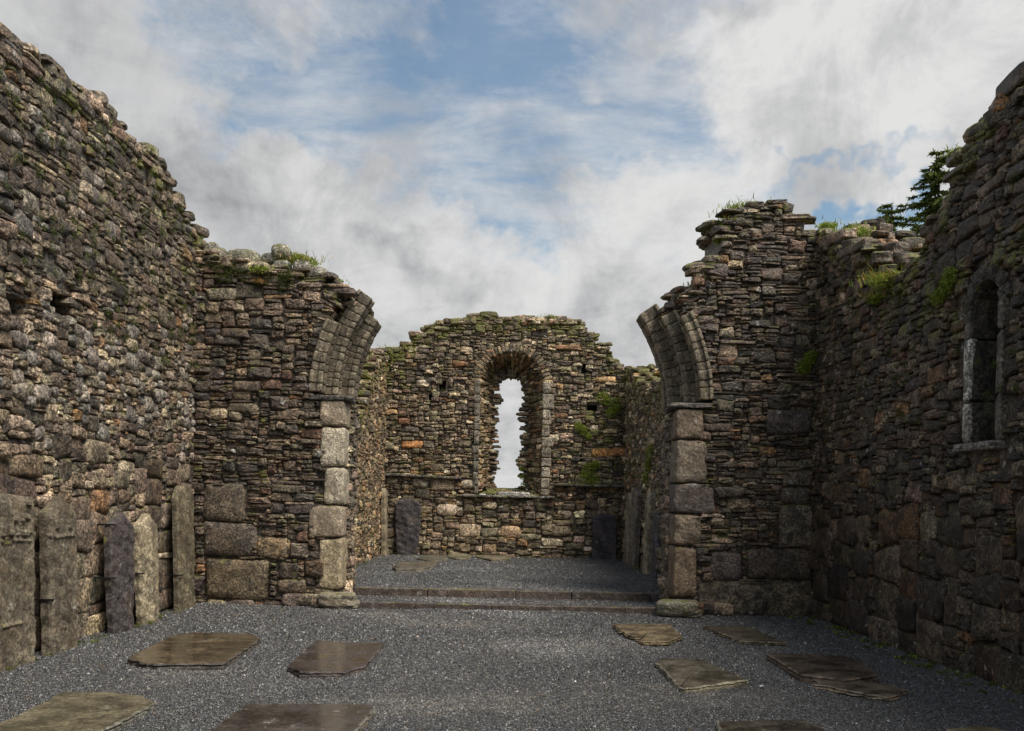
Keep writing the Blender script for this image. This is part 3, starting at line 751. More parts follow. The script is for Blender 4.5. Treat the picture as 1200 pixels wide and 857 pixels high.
panel(a, -4.2, 4.6, .1, 6.9, style_e, lambda u, v, w, h: v + h * .6 < profE(u) and not emb_in(u - math.copysign(w * .5, u - EX) * 0, v, .02) and not put_void(putE)(u, v), 'east', 73, mpE, pins=pinsE,
      moss=lambda u, v: (.75 if profE(u) - v < .4 else 0) + (.75 if (2.1 < u < 3.0 and 1.9 < v < 4.3 and math.sin(u * 5 + v * 4) > -.1) or (u < -2.6 and v > 4.6) else .10), cu=.045, cv=.028, rough=1.15)
core(a, -4.2, 4.6, profE, ET, mpE, void=lambda u, v: 1 if emb_in(u, v, .10) else put_void(putE, .5)(u, v), cell=.09, col=(.11, .092, .068), inset=.025)
top_stones(a, -3.65, 3.7, profE, ET, mpE, 74, 'east', moss=.8, thin=.055, w=(.2, .45))
a.build('masonry', M_RUBE, east)
a = Acc()                                                  # splayed window reveal and its mortar bed
uu = np.linspace(0, PLEN, 90); vv = np.linspace(0, 1.0, 8)
G = mpS(np.repeat(uu[:, None], 8, 1), np.repeat(vv[None, :], 90, 0), np.full((90, 8), -.05))
loft(a, G, (.07, .06, .048))
Gb = G.copy(); Gb[:, 0] = G[:, 0]
# solid behind the lining: outwards ring closing the gap to the wall heart on the outer face
ring = lightpath(EX, EHW + .16, EZ0 - .16, ESP, 89); G2 = np.stack([G[:, -1], np.stack([ring[:, 0], np.full(90, YE + ET - .02), ring[:, 1]], -1)], 1)
loft(a, G2, (.07, .06, .048), flip=False)
G3 = np.stack([np.stack([ring[:, 0], np.full(90, YE + .04), ring[:, 1]], -1), G[:, 0]], 1); loft(a, G3, (.07, .06, .048))
def style_s(u, v, r):
    return 'splay_head' if (ESP - EZ0) < u < PLEN - (ESP - EZ0) else 'splay'
KIND['splay_head'] = ((.06, .15), (.14, .42), 5, .05, False); KIND['splay'] = ((.05, .16), (.14, .4), 5, .05, False)
la = ESP - EZ0
panel(a, 0, PLEN, 0, .99, style_s, lambda u, v, w, h: True, 'warm', 79, mpS, cu=.03, cv=.06, gap=.01, moss=lambda u, v: .15)
rng = np.random.default_rng(79)
for k in range(150):                                        # ragged broken edge of the outer slit
    t = rng.uniform(.0, 1.); i = t * NP; i0 = min(int(i), NP - 1); P = PH[i0] + (PH[i0 + 1] - PH[i0]) * (i - i0)
    tg = PH[i0 + 1] - PH[i0]; tg = tg / np.linalg.norm(tg); side_ = np.array((EX, min(max(P[1], HZ0), HSP))) - P; side_ = side_ / (np.linalg.norm(side_) + 1e-6)
    wv_ = .05 * math.sin(P[1] * 4.3 + (1 if t < .5 else 3)) + .035 * math.sin(P[1] * 9.7 + (2 if t < .5 else 0))
    P = P + side_ * (wv_ - .02 + rng.uniform(-.04, .03))
    horiz = rng.uniform(.10, .18); a1 = np.array((side_[0], 0, side_[1])); a3 = np.array((tg[0], 0, tg[1]))
    block(a, (P[0], YE + ET - rng.uniform(.05, .25), P[1]), (horiz, rng.uniform(.08, .16), rng.uniform(.025, .055)), rng, axes=[a1, (0, 1, 0), a3], pw=5, noise=.10, col=pick('east', rng, 1)[0], n=4)
a.build('window_reveal', M_RUBE, east)
a = Acc(); rng = np.random.default_rng(80)                  # sloping bottom of the embrasure
G = np.array([[(EX - EHW, YE + .0, EZ0 - .04), (HX - HHW, YE + ET, HZ0 + .0)], [(EX + EHW, YE + .0, EZ0 - .04), (HX + HHW, YE + ET, HZ0 + .0)]])
loft(a, G, (.08, .07, .05), moss=.4)
for k in range(16):
    f = rng.uniform(0, 1); x = EX + rng.uniform(-1, 1) * (EHW * (1 - f) + HHW * f)
    block(a, (x, YE + f * ET, EZ0 - .02 + f * .15), (rng.uniform(.08, .2), rng.uniform(.08, .15), .05), rng, pw=4, noise=.1, col=pick('east', rng, 1)[0], moss=.8, n=4)
block(a, (EX + .1, YE - .03, EZ0 - .03), (.45, .12, .06), rng, pw=5, noise=.05, col=(.38, .36, .33), n=8)
a.build('sill', M_RUBE, east)
a = Acc()                                                  # voussoir ring on the inner face
for k in range(30):
    t = pi * (k + .5) / 30; ra = np.array((cos(t), 0, sin(t))); ta = np.array((-sin(t), 0, cos(t)))
    block(a, np.array((EX, YE + .04, ESP)) + ra * (EHW + .11 + rng.uniform(-.03, .03)), (.115, .11, (EHW + .1) * pi / 62), rng, axes=[ra, (0, 1, 0), ta], pw=5, noise=.07, col=pick('warm', rng, 1)[0] * 1.0, n=4)
a.build('window_arch', M_RUBE, east)
for sgn in (-1, 1):                                        # dressed jamb stones of the inner opening
    a = Acc(); z = EZ0 - .05
    while z < ESP:
        h = rng.uniform(.14, .42); w = rng.uniform(.05, .11) if sgn < 0 else rng.uniform(.10, .16)
        block(a, (EX + sgn * (EHW + w - .01), YE + .06, z + h / 2), (w, .15, h / 2 - .006), rng, pw=8, noise=.06, col=np.array((.27, .23, .17) if sgn > 0 else (.15, .13, .10)) * rng.uniform(.7, 1.2), n=6)
        z += h
    a.build('window_jamb', M_RUBE, east)
#                                                # string courses
def ledge(x0, y0, x1, y1, n, c=(.075, .065, .055)):
    a = Acc(); A_ = onY(x0, y0, YE - .05); B_ = onY(x1, y1, YE - .05)
    for k in range(n):
        f = (k + .5) / n
        block(a, (A_[0] + (B_[0] - A_[0]) * f, YE - .03, A_[1] + (B_[1] - A_[1]) * f + rng.uniform(-.01, .01)), (abs(B_[0] - A_[0]) / n / 2 * .98, .13, .035), rng, pw=7, noise=.05, col=np.array(c) * rng.uniform(.8, 1.5), moss=.35, n=6)
    a.build('string_course', M_RUBE, east)
ledge(450, 556, 541, 561, 5); ledge(649, 568, 738, 570, 4); ledge(541, 581, 650, 583, 6, (.11, .10, .085))

# ---- steps
def step_thing(x0, x1, y, z0, z1, label, seed, d=.13):
    rng = np.random.default_rng(seed); a = Acc(); x = x0
    while x < x1 - .05:
        L = min(rng.uniform(.9, 1.5), x1 - x)
        block(a, (x + L / 2, y + d / 2 + rng.uniform(-.008, .008), (z0 + z1) / 2), (L / 2 - .004, d / 2, (z1 - z0) / 2 + rng.uniform(-.004, .004)), rng, pw=22, noise=.008, col=np.array((.085, .066, .056)) * rng.uniform(.85, 1.2), n=12)
        x += L
    return tag(a.build('step', M_SLAB), label, 'step', 'stone steps up to the chancel')
step_thing(-2.36, 2.46, 12.74, -.05, .078, 'lower of the two long thin stone steps, nearest the nave gravel', 91)
step_thing(-2.46, 2.62, 13.76, .0, .192, 'upper of the two long stone steps, edging the chancel gravel', 92, .16)
def rough_block(c, half, label, seed, col, rotz=0.):
    rng = np.random.default_rng(seed); a = Acc()
    ax = [(cos(rotz), sin(rotz), 0), (-sin(rotz), cos(rotz), 0), (0, 0, 1)]
    block(a, c, half, rng, axes=ax, pw=6, noise=.06, col=col, n=12, moss=.2)
    block(a, (c[0] + .04, c[1] + .04, c[2] - half[2] * .75), (half[0] * 1.05, half[1] * 1.03, half[2] * .5), rng, axes=ax, pw=6, noise=.07, col=np.array(col) * .8, n=8)
    return tag(a.build('footing_block', M_SLAB), label, 'stone block', 'rough blocks at the feet of the arch')
rough_block((-2.44, 12.72, .12), (.27, .22, .10), 'rough layered block at the left end of the steps', 93, (.19, .17, .13), .12)
rough_block((2.60, 12.62, .12), (.30, .27, .10), 'rough mossy layered block at the right end of the steps', 94, (.17, .155, .11), -.35)

# ---- loose gravel
def pebbles(name, boxes, seed):
    rng = np.random.default_rng(seed); P = []; Sz = []
    for (x0, x1, y0, y1, dens, smin, smax, zf) in boxes:
        n = int((x1 - x0) * (y1 - y0) * dens); x = rng.uniform(x0, x1, n); y = rng.uniform(y0, y1, n)
        P.append(np.stack([x, y, zf(x, y)], 1)); Sz.append(rng.uniform(smin, smax, n) * np.where(rng.random(n) < .04, rng.uniform(1.4, 2.2, n), 1))
    P = np.vstack(P); Sz = np.concatenate(Sz); N = len(P)
    base = np.array([(1, 0, 0), (0, 1, 0), (-1, 0, 0), (0, -1, 0), (0, 0, .8), (0, 0, -.6)], float)
    V = base[None] * rng.uniform(.55, 1.25, (N, 6, 1)) * Sz[:, None, None]
    V += rng.normal(0, .18, (N, 6, 3)) * Sz[:, None, None]
    th = rng.uniform(0, 6.3, N); c, s = np.cos(th)[:, None], np.sin(th)[:, None]
    V = np.stack([V[..., 0] * c - V[..., 1] * s, V[..., 0] * s + V[..., 1] * c, V[..., 2]], -1) + P[:, None] + np.array([0, 0, .003])
    f = np.array([(0, 1, 4), (1, 2, 4), (2, 3, 4), (3, 0, 4), (1, 0, 5), (2, 1, 5), (3, 2, 5), (0, 3, 5)])
    Fc = (f[None] + (np.arange(N) * 6)[:, None, None]).reshape(-1, 3)
    g = rng.choice([.03, .05, .08, .125, .19, .42], N, p=[.24, .27, .24, .15, .085, .015]) * rng.uniform(.8, 1.2, N) * .84
    patch = np.clip(np.sin(P[:, 0] * 1.1 + 1.3 * np.sin(P[:, 1] * .9)) * np.sin(P[:, 1] * 1.3 + .8 + np.sin(P[:, 0] * 1.7)) - .25, 0, 1)
    mid_ = np.exp(-((P[:, 0] - .3) / 1.9) ** 2)
    g = g * (1 + 1.7 * patch * mid_)
    pale = np.zeros(N)
    for (bx, by, rx, ry) in [(-1.7, 12.1, 1.1, .5), (-.6, 11.2, 1.3, .45), (.9, 9.6, 1.5, .7), (-.4, 6.7, 1.5, .45), (1.6, 7.3, 1.2, .5), (-2.9, 7.9, .5, .8), (.2, 14.3, 2.1, .35), (0, 13.3, 2.3, .3), (.5, 16.6, 1.5, .6)]:
        pale += np.exp(-((P[:, 0] - bx) / rx) ** 2 - ((P[:, 1] - by) / ry) ** 2)
    rag = .5 + .5 * np.sin(P[:, 0] * 7.3 + 2 * np.sin(P[:, 1] * 6.1)) * np.sin(P[:, 1] * 8.7 + 1.7 * np.sin(P[:, 0] * 5.3))
    dusty = np.clip(pale * (.35 + .9 * rag) - .25, 0, 1); dusty = dusty * (rng.random(N) < .75)
    C = np.stack([g * 1.0, g, g * 1.01], 1)
    C = C * (1 - .75 * dusty[:, None]) + .75 * dusty[:, None] * np.array((.24, .215, .185)) * rng.uniform(.7, 1.2, (N, 1)); br = rng.random(N) < .05; C[br] = np.array((.13, .095, .06)) * rng.uniform(.6, 1.3, (br.sum(), 1))
    a = Acc(); a.add(V.reshape(-1, 3), [Fc], np.repeat(np.hstack([C, np.zeros((N, 1))]), 6, axis=0), False)
    return a.build(name, M_PEB)
tag(pebbles('gravel', [(XL, XR, 5.4, 7.6, 7000, .0035, .008, floor_z), (XL, XR, 7.6, 9.6, 4600, .0045, .0095, floor_z), (XL, XR, 9.6, 12.72, 2200, .006, .013, floor_z),
    (-2.3, 2.4, 12.9, 13.74, 1800, .006, .012, lambda x, y: .068 + 0 * x), (XL, -2.3, 12.6, 13.0, 1500, .006, .012, floor_z),
    (CL, CR, 13.95, 16.5, 1500, .006, .013, lambda x, y: FLOOR2 + .6 * floor_z(x, y)), (CL, CR, 16.5, YE, 700, .008, .015, lambda x, y: FLOOR2 + .6 * floor_z(x, y))], 5),
    'loose dark grey gravel strewn with a few white chips', 'gravel', kind='stuff')

# ---- grave slabs lying on the gravel
def wet_slab_mat(name, tint=1.0, gloss=.14):
    m = bpy.data.materials.new(name); m.use_nodes = True; T = NT(m.node_tree); b = T.nt.nodes['Principled BSDF']
    at = T.n('ShaderNodeAttribute', attribute_name='col'); g = T.n('ShaderNodeNewGeometry'); pos = g.outputs['Position']
    st = T.n('ShaderNodeMapping'); T.l(pos, st.inputs[0]); st.inputs['Scale'].default_value = (1.0, 1.35, 1.0)
    nS = T.noise(st.outputs[0], 2.6, 12, .74, .25); nA = T.noise(pos, 28, 8, .75); nF = T.noise(pos, 130, 4, .7)
    k = T.math('MULTIPLY', T.mr(nS, .36, .66, .45, 1.35), T.math('MULTIPLY', T.mr(nF, .38, .62, .6, 1.4), T.mr(nA, .38, .62, .6, 1.45))); kc = T.n('ShaderNodeCombineColor'); [T.l(k, kc.inputs[i]) for i in range(3)]
    c = T.mix(1.0, at.outputs['Color'], kc.outputs[0], 'MULTIPLY')
    nL = T.noise(pos, 9, 8, .75, .2); c = T.mix(T.mr(nL, .60, .64, 0, .55), c, (.30, .28, .22))
    nG = T.noise(pos, 5, 6, .7); c = T.mix(T.mr(nG, .62, .7, 0, .5), c, (.05, .055, .018))
    wz = T.n('ShaderNodeSeparateXYZ'); T.l(g.outputs['Normal'], wz.inputs[0])
    T.l(c, b.inputs['Base Color']); T.l(T.math('ADD', T.mr(nS, .34, .62, gloss, gloss + .38), T.mr(wz.outputs[2], .9, .6, 0, .4)), b.inputs['Roughness'])
    b.inputs['Specular IOR Level'].default_value = .5; wetm = T.math('MULTIPLY', T.mr(nS, .66, .44, 0, 1), T.mr(wz.outputs[2], .85, .97)); T.l(T.math('MULTIPLY', wetm, 1.0 if gloss < .2 else .6), b.inputs['Coat Weight']); b.inputs['Coat Roughness'].default_value = .12; b.inputs['Coat IOR'].default_value = 1.7
    bp = T.n('ShaderNodeBump'); bp.inputs['Strength'].default_value = .22; bp.inputs['Distance'].default_value = .005; T.l(nA, bp.inputs['Height'])
    b2 = T.n('ShaderNodeBump'); b2.inputs['Strength'].default_value = .12; b2.inputs['Distance'].default_value = .01; T.l(T.noise(pos, 6, 4, .6), b2.inputs['Height']); T.l(b2.outputs[0], bp.inputs['Normal'])
    T.l(bp.outputs[0], b.inputs['Normal']); return m
M_FLAT = wet_slab_mat('wet_flat_slab'); M_FLATD = wet_slab_mat('dry_flat_slab', 1, .3)
def flat_slab(pxs, zt, th, label, col, seed, edge=(.2, .18, .14), jag=.012, mat=None, base=0., tilt=0., layers=1):
    rng = np.random.default_rng(seed)
    zt = base + (zt - base) * .72; col = tuple(np.array(col) * .95); edge = tuple(np.array(edge) * 1.15)
    P = [np.array(onZ(x, y, zt)) for x, y in pxs]; out = []
    for i in range(len(P)):
        A_, B_ = P[i], P[(i + 1) % len(P)]; L = np.linalg.norm(B_ - A_); n = max(1, int(L / .05))
        nr = np.array((-(B_ - A_)[1], (B_ - A_)[0])) / (L + 1e-9)
        for k in range(n):
            out.append(A_ + (B_ - A_) * k / n + nr * rng.uniform(-jag, jag))
    out = np.array(out); n = len(out); cen = out.mean(0)
    def shrink(d):
        v = out - cen; l = np.linalg.norm(v, axis=1, keepdims=True); return cen + v * (1 - d / l)
    lay = [(-.0, base - .04), (-.006, base + (zt - base) * .3), (.006, base + (zt - base) * .55), (-.008, zt - .014), (.0, zt - .004), (.012, zt)] if layers == 1 else \
          [(.03, base - .04), (.02, zt - .045), (-.015, zt - .036), (-.015, zt - .026), (.008, zt - .022), (-.006, zt - .008), (.008, zt)]
    V = []; C = []
    for q, (d, z) in enumerate(lay):
        jj = rng.uniform(-.006, .006, (n, 1)) if q < len(lay) - 1 else 0
        s_ = shrink(d) + jj; zz = z + rng.uniform(-.003, .003, n) * (q < len(lay) - 1)
        V.append(np.column_stack([s_, np.full(n, 0) + zz])); C.append(np.tile(np.append(np.array(edge) * rng.uniform(.8, 1.1), 0), (n, 1)) if q < len(lay) - 1 else np.tile(np.append(col, 0), (n, 1)))
    for f_ in (.92, .6, .3):
        s_ = cen + (out - cen) * f_; V.append(np.column_stack([s_, np.full(n, zt)])); C.append(np.tile(np.append(col, 0), (n, 1)))
    V.append(np.array([[cen[0], cen[1], zt]])); C.append(np.append(col, 0)[None])
    m = len(lay) + 3; Q = []; T3 = []
    for r in range(m - 1):
        for k in range(n): Q.append([r * n + k, r * n + (k + 1) % n, (r + 1) * n + (k + 1) % n, (r + 1) * n + k])
    for k in range(n): T3.append([(m - 1) * n + k, (m - 1) * n + (k + 1) % n, m * n])
    area = sum(out[i][0] * out[(i + 1) % n][1] - out[(i + 1) % n][0] * out[i][1] for i in range(n))
    Q = np.array(Q); T3 = np.array(T3)
    if area < 0: Q = Q[:, ::-1]; T3 = T3[:, ::-1]
    a = Acc(); a.add(np.vstack(V), [Q, T3], np.vstack(C), False)
    return tag(a.build('grave_slab', mat or M_FLAT), label, 'grave slab', 'grave slabs lying in the gravel')
BR = (.085, .062, .035); DK = (.050, .040, .036)
flat_slab([(150, 771), (172, 778), (262, 777), (305, 749), (296, 743), (225, 741), (200, 745)], .085, .08, 'brown six-sided slab lying near the left wall', BR, 1, (.055, .048, .04))
flat_slab([(338, 780), (352, 787), (405, 787), (427, 780), (450, 754), (372, 751), (360, 760)], .07, .06, 'dark wet slab with a rounded near end, left of the middle', DK, 2, (.07, .055, .05))
flat_slab([(-70, 880), (75, 880), (182, 823), (168, 815), (128, 811), (72, 811), (60, 818), (20, 838)], .07, .07, 'olive brown slab cut off by the bottom left corner', (.10, .085, .05), 3, (.16, .15, .12), mat=M_FLATD)
flat_slab([(200, 890), (395, 890), (437, 829), (434, 825), (290, 824)], .07, .06, 'dark slab with pale scratches cut off by the bottom edge, left', (.052, .043, .036), 4, (.13, .115, .09))
flat_slab([(770, 776), (775, 771), (822, 773), (876, 796), (800, 807)], .07, .06, 'wet slab with a pale streak and pointed near corner, right of the middle', (.095, .08, .055), 5, (.25, .22, .15), jag=.018)
flat_slab([(718, 731), (784, 731), (798, 745), (780, 752), (755, 752), (735, 742)], .08, .08, 'small golden brown slab with a flaked layered edge', (.17, .125, .065), 6, (.22, .17, .10), jag=.03, mat=M_FLATD, layers=2)
flat_slab([(824, 733), (880, 735), (900, 745), (922, 753), (868, 751)], .08, .08, 'dark thin slab with a broken edge, nearest the right arch wall', (.08, .066, .042), 7, (.17, .14, .09), jag=.02, layers=2)
flat_slab([(898, 765), (985, 768), (1012, 776), (1030, 790), (990, 796), (938, 790)], .10, .1, 'thick brown slab with a straight side near the right wall', (.07, .052, .038), 8, (.12, .085, .06), jag=.01)
flat_slab([(955, 792), (1010, 795), (1062, 808), (1040, 816), (1010, 812), (958, 802)], .06, .05, 'broken flaky slab just in front of the thick brown slab', (.10, .08, .055), 9, (.2, .16, .11), jag=.03, layers=2)
flat_slab([(846, 880), (842, 845), (942, 843), (975, 858), (990, 880)], .07, .07, 'slab with a pale rim cut off by the bottom edge, right', (.07, .058, .042), 10, (.3, .28, .22))
flat_slab([(1095, 875), (1110, 854), (1150, 850), (1190, 858), (1205, 880)], .06, .06, 'tan stone just showing at the bottom right', (.17, .14, .07), 11, (.2, .16, .09), mat=M_FLATD)
flat_slab([(460, 664), (470, 658), (511, 658), (505, 664), (488, 667), (464, 667)], FLOOR2 + .09, .09, 'thin raised slab nearest the steps, on the chancel gravel', (.13, .11, .08), 12, (.16, .14, .11), mat=M_FLATD, base=FLOOR2)
flat_slab([(489, 654), (500, 650), (520, 651), (524, 655), (508, 658)], FLOOR2 + .06, .05, 'small dark slab between two others on the chancel gravel', (.10, .09, .065), 13, (.14, .12, .09), mat=M_FLATD, base=FLOOR2)
flat_slab([(522, 652), (530, 648), (550, 649), (551, 654), (536, 655)], FLOOR2 + .06, .05, 'mossy slab touching the foot of the far wall, left of the last one', (.14, .13, .08), 14, (.16, .14, .10), mat=M_FLATD, base=FLOOR2, layers=2)
flat_slab([(558, 652), (572, 649), (595, 649), (598, 655), (576, 656)], FLOOR2 + .06, .05, 'flat slab at the foot of the far wall below the window', (.16, .14, .09), 15, (.18, .15, .10), mat=M_FLATD, base=FLOOR2, layers=2)

# ---- grave slabs standing against the walls
def standing_slab(loc, face, h, halfw, th, label, col, seed, lean=.03, top='round', relief=None, brackets=(), mat=None):
    """loc = foot centre, face = horizontal direction it looks to; halfw(t) half width at height fraction t"""
    rng = np.random.default_rng(seed); fx, fy = face; sx, sy = -fy, fx      # s axis along the slab
    nz, ns = 64, 30; a = Acc()
    ph = rng.uniform(0, 6.3, 6)
    def pt(s_, t, w):
        hw = halfw(t); x = s_ * hw + .006 * math.sin(t * 23 + ph[0] + s_) + .004 * math.sin(t * 51 + ph[1])
        z = t * h; off = w - lean * z
        return (loc[0] + sx * x + fx * (off), loc[1] + sy * x + fy * (off), loc[2] + z)
    def toph(s_):
        if top == 'round': return 1 - .10 * s_ ** 4
        if top == 'gable': return 1 - .10 * abs(s_)
        if top == 'flat': return 1 - .015 * abs(s_ + .4)
        return 1 - .06 * s_ ** 2
    F_ = np.zeros((nz + 1, ns + 1, 3)); B_ = np.zeros((nz + 1, ns + 1, 3)); Cc = np.zeros((nz + 1, ns + 1, 4))
    for i in range(nz + 1):
        for j in range(ns + 1):
            s_ = -1 + 2 * j / ns; s_ = math.sin(s_ * pi / 2) * .35 + s_ * .65; t = i / nz * toph(s_)
            t0 = t - .05 * (1 - i / nz)
            ed = min(1, (1 - abs(s_)) / .10, (toph(s_) - t) / .04 + .0); ed = max(ed, 0) ** .5
            w = th * (.72 + .28 * ed) + .0035 * math.sin(s_ * 9 + t * 17 + ph[2]) + .003 * math.sin(t * 60 + s_ * 5 + ph[3])
            if relief: w += 1.7 * relief(s_, t)
            F_[i, j] = pt(s_, t0, w); B_[i, j] = pt(s_, t0, 0)
            Cc[i, j] = (*(np.array(col) * (1 + .18 * math.sin(t * 9 + s_ * 3 + ph[4]))), 0)
    loft(a, F_, Cc.reshape(-1, 4), flip=True); loft(a, B_, Cc.reshape(-1, 4), flip=False)
    for E, fl in ((np.stack([F_[:, 0], B_[:, 0]], 1), True), (np.stack([F_[:, -1], B_[:, -1]], 1), False), (np.stack([F_[-1], B_[-1]], 1), True), (np.stack([F_[0], B_[0]], 1), False)):
        loft(a, E, np.array(col) * .9, flip=fl)
    root = tag(empty('standing_slab', tuple(loc)), label, 'grave slab', 'grave slabs standing against the walls')
    a.build('stone', mat or M_SLAB, root)
    for (t, sgn) in brackets:
        b = Acc(); hw = halfw(t); z = t * h
        def bp(s_, w): return np.array((loc[0] + sx * s_ + fx * (w - lean * z), loc[1] + sy * s_ + fy * (w - lean * z), loc[2] + z))
        ax = [(sx, sy, 0), (fx, fy, 0), (0, 0, 1)]
        block(b, bp(sgn * (hw + .012), th * .45 - .05), (.006, th * .62 + .07, .009), rng, axes=ax, pw=20, noise=.004, col=(.02, .02, .02), n=2)
        block(b, bp(sgn * (hw - .018), th + .012), (.018, .006, .009), rng, axes=ax, pw=20, noise=.004, col=(.02, .02, .02), n=2)
        b.build('bracket', M_IRON, root)
    return root
SW = XL + .09
def yL(px, py): return onX(px, py, XL + .2)[0]
def hprof(w0, w1, sh=0): return lambda t: w0 + (w1 - w0) * t
from mathutils import noise as mnoise
def worn(s, t, k): return .007 * mnoise.fractal(Vector((s * 3.2, t * 13, k * 5.1)), 1.0, 2.2, 4)
def relief1(s, t):
    w = 0
    if abs(abs(s) - .86) < .05 or abs(t - .74) < .008 or abs(t - .30) < .006: w += .010
    if .77 < t < .96 and abs(s) < .8:        # weathered raised letters I H S
        x = s; z_ = (t - .77) / .19
        if abs(x + .6) < .09: w += .026
        if abs(x + .28) < .07 or abs(x - .08) < .07 or (abs(x + .1) < .18 and abs(z_ - .5) < .08): w += .018
        if .3 < x < .75 and (abs(z_ - .08) < .08 or abs(z_ - .5) < .08 or abs(z_ - .92) < .08 or (x < .42 and z_ > .5) or (x > .63 and z_ < .5)): w += .018
    return w + worn(s, t, 1)
def relief2(s, t):
    w = 0
    if abs(abs(s) - .84) < .06 or abs(t - .76) < .008: w += .012
    if abs(s) < .1 and t > .2: w += .010
    if .8 < t < .96 and (abs(s + .45) < .12 or abs(s - .45) < .12): w += .016
    return w + worn(s, t, 2)
def relief3(s, t): return .006 * math.cos(s * 3.5) + (.004 if abs(s) < .08 else 0) + worn(s * .6, t, 3)
specs = [  # px left, px right, px top, px bottom, ...
 (-4, 43, 576, 768, 'flat', relief1, 'wide carved slab with a lettered panel, leftmost against the left wall', (.135, .113, .08), .15, [(.32, -1), (.32, 1)], M_SLAB, 1),
 (60, 92, 580, 752, 'gable', relief2, 'narrower carved slab beside the lettered one, against the left wall', (.12, .10, .072), .20, [(.36, -1)], M_SLAB, 2),
 (134, 161, 598, 730, 'gable', relief3, 'dark purple slab with a pointed top against the left wall', (.066, .055, .054), .17, [(.90, -1), (.47, -1)], M_SLAB, 3),
 (168, 190, 600, 722, 'gable', relief3, 'pale buff slab just right of the dark purple one', (.27, .225, .15), .16, [(.47, -1)], M_SLAB, 4),
 (212, 231, 568, 704, 'round', relief3, 'tall narrow grey brown slab in the left corner of the nave', (.13, .108, .07), .13, [(.30, -1)], M_SLAB, 5)]
for (x0, x1, yt, yb, tp, rl, lab, c, th, br, mt, sd_) in specs:
    th = .18
    ya = onX(x0, yb, XL + .09 + th)[0]; yb_ = onX(x1, yb, XL + .09 + th)[0]
    hw = (yb_ - ya) / 2; ymid = (ya + yb_) / 2
    zt = onX((x0 + x1) / 2, yt, XL + .15)[1]
    if sd_ in (3, 4): fn = (lambda hw: (lambda t: hw * (.80 + .2 * min(1, t * 2.2)) if t < .85 else hw * (1 - (t - .85) / .15 * .25)))(hw)
    else: fn = hprof(hw * .93, hw * 1.0)
    standing_slab((XL + .17, ymid, -.02), (1, 0), zt, fn, .10, lab, c, 300 + sd_, lean=.035 if sd_ != 4 else .05, top=tp, relief=rl, brackets=[(t, sg) for t, sg in br], mat=mt)
# against the far wall and in the chancel
def px_slab_Y(x0, x1, yt, yb, Y, **k):
    xa, zt = onY(x0, yt, Y); xb, _ = onY(x1, yt, Y); hw = (xb - xa) / 2
    return (xa + xb) / 2, hw, zt
x, hw, zt = px_slab_Y(463, 493, 584, 645, YE - .2)
standing_slab((x, YE - .09, FLOOR2 - .02), (0, -1), zt - FLOOR2, lambda t: hw * (.82 + .18 * min(1, t * 1.6)), .12, 'dark purple slab with a rounded top standing left below the far wall', (.048, .042, .045), 311, top='round', relief=relief3)
x, hw2, zt = px_slab_Y(695, 724, 601, 652, YE - .2)
standing_slab((x, YE - .09, FLOOR2 - .02), (0, -1), zt - FLOOR2, lambda t: hw2, .13, 'dark square-topped slab standing right below the far wall', (.06, .05, .055), 312, top='round', relief=None)
x, hw3, zt = px_slab_Y(446, 456, 570, 650, YE - .35)
standing_slab((CL + .08, YE - .5, FLOOR2 - .02), (1, 0), 1.95 - FLOOR2, lambda t: .17, .12, 'tall thin buff slab standing in the far left corner of the chancel', (.22, .18, .12), 313, top='round', relief=None)
for q, (yy, zt, hw_, c, lab) in enumerate([(20.9, 1.95, .30, (.20, .17, .12), 'tall buff slab farthest along the right chancel wall'),
        (20.0, 2.05, .34, (.15, .125, .10), 'brown slab second farthest along the right chancel wall'),
        (18.1, 1.95, .22, (.26, .22, .15), 'pale yellowish slab third along the right chancel wall'),
        (17.0, 1.55, .30, (.075, .07, .075), 'short dark grey slab nearest the arch on the right chancel wall')]):
    standing_slab((CR - .08, yy, FLOOR2 - .02), (-1, 0), zt - FLOOR2, (lambda w: (lambda t: w))(hw_), .15, lab, c, 320 + q, top='gable' if q % 2 else 'round', relief=relief3)

# ---- plants
def tuft(acc, c, rng, n=40, h=.16, spread=.09, cols=((.12, .16, .03), (.2, .22, .05), (.28, .24, .09)), droop=.4, out=(0, 0)):
    V = []; Q = []; C = []; h *= .62; n = int(n * 1.7)
    for k in range(n):
        b = np.array(c) + np.array((rng.normal(0, spread), rng.normal(0, spread), rng.uniform(-.01, .01)))
        az_ = rng.uniform(0, 6.3); L = h * rng.uniform(.45, 1.2); d = np.array((cos(az_) * droop + out[0], sin(az_) * droop + out[1], 1.)); wv = np.array((-sin(az_), cos(az_), 0)) * .0075
        cc = np.array(cols[rng.integers(len(cols))]) * rng.uniform(.7, 1.2); base = len(V)
        for i in range(4):
            f = i / 3; p = b + d * L * f * np.array((1, 1, 1)) * np.array((f + .35, f + .35, 1 - .35 * f * f * (1 + droop))); ww = wv * (1 - f * .9)
            V += [p - ww, p + ww]; C += [np.append(cc, 0)] * 2
        for i in range(3): q = base + i * 2; Q.append([q, q + 1, q + 3, q + 2])
    acc.add(V, [np.array(Q)], np.array(C), False)
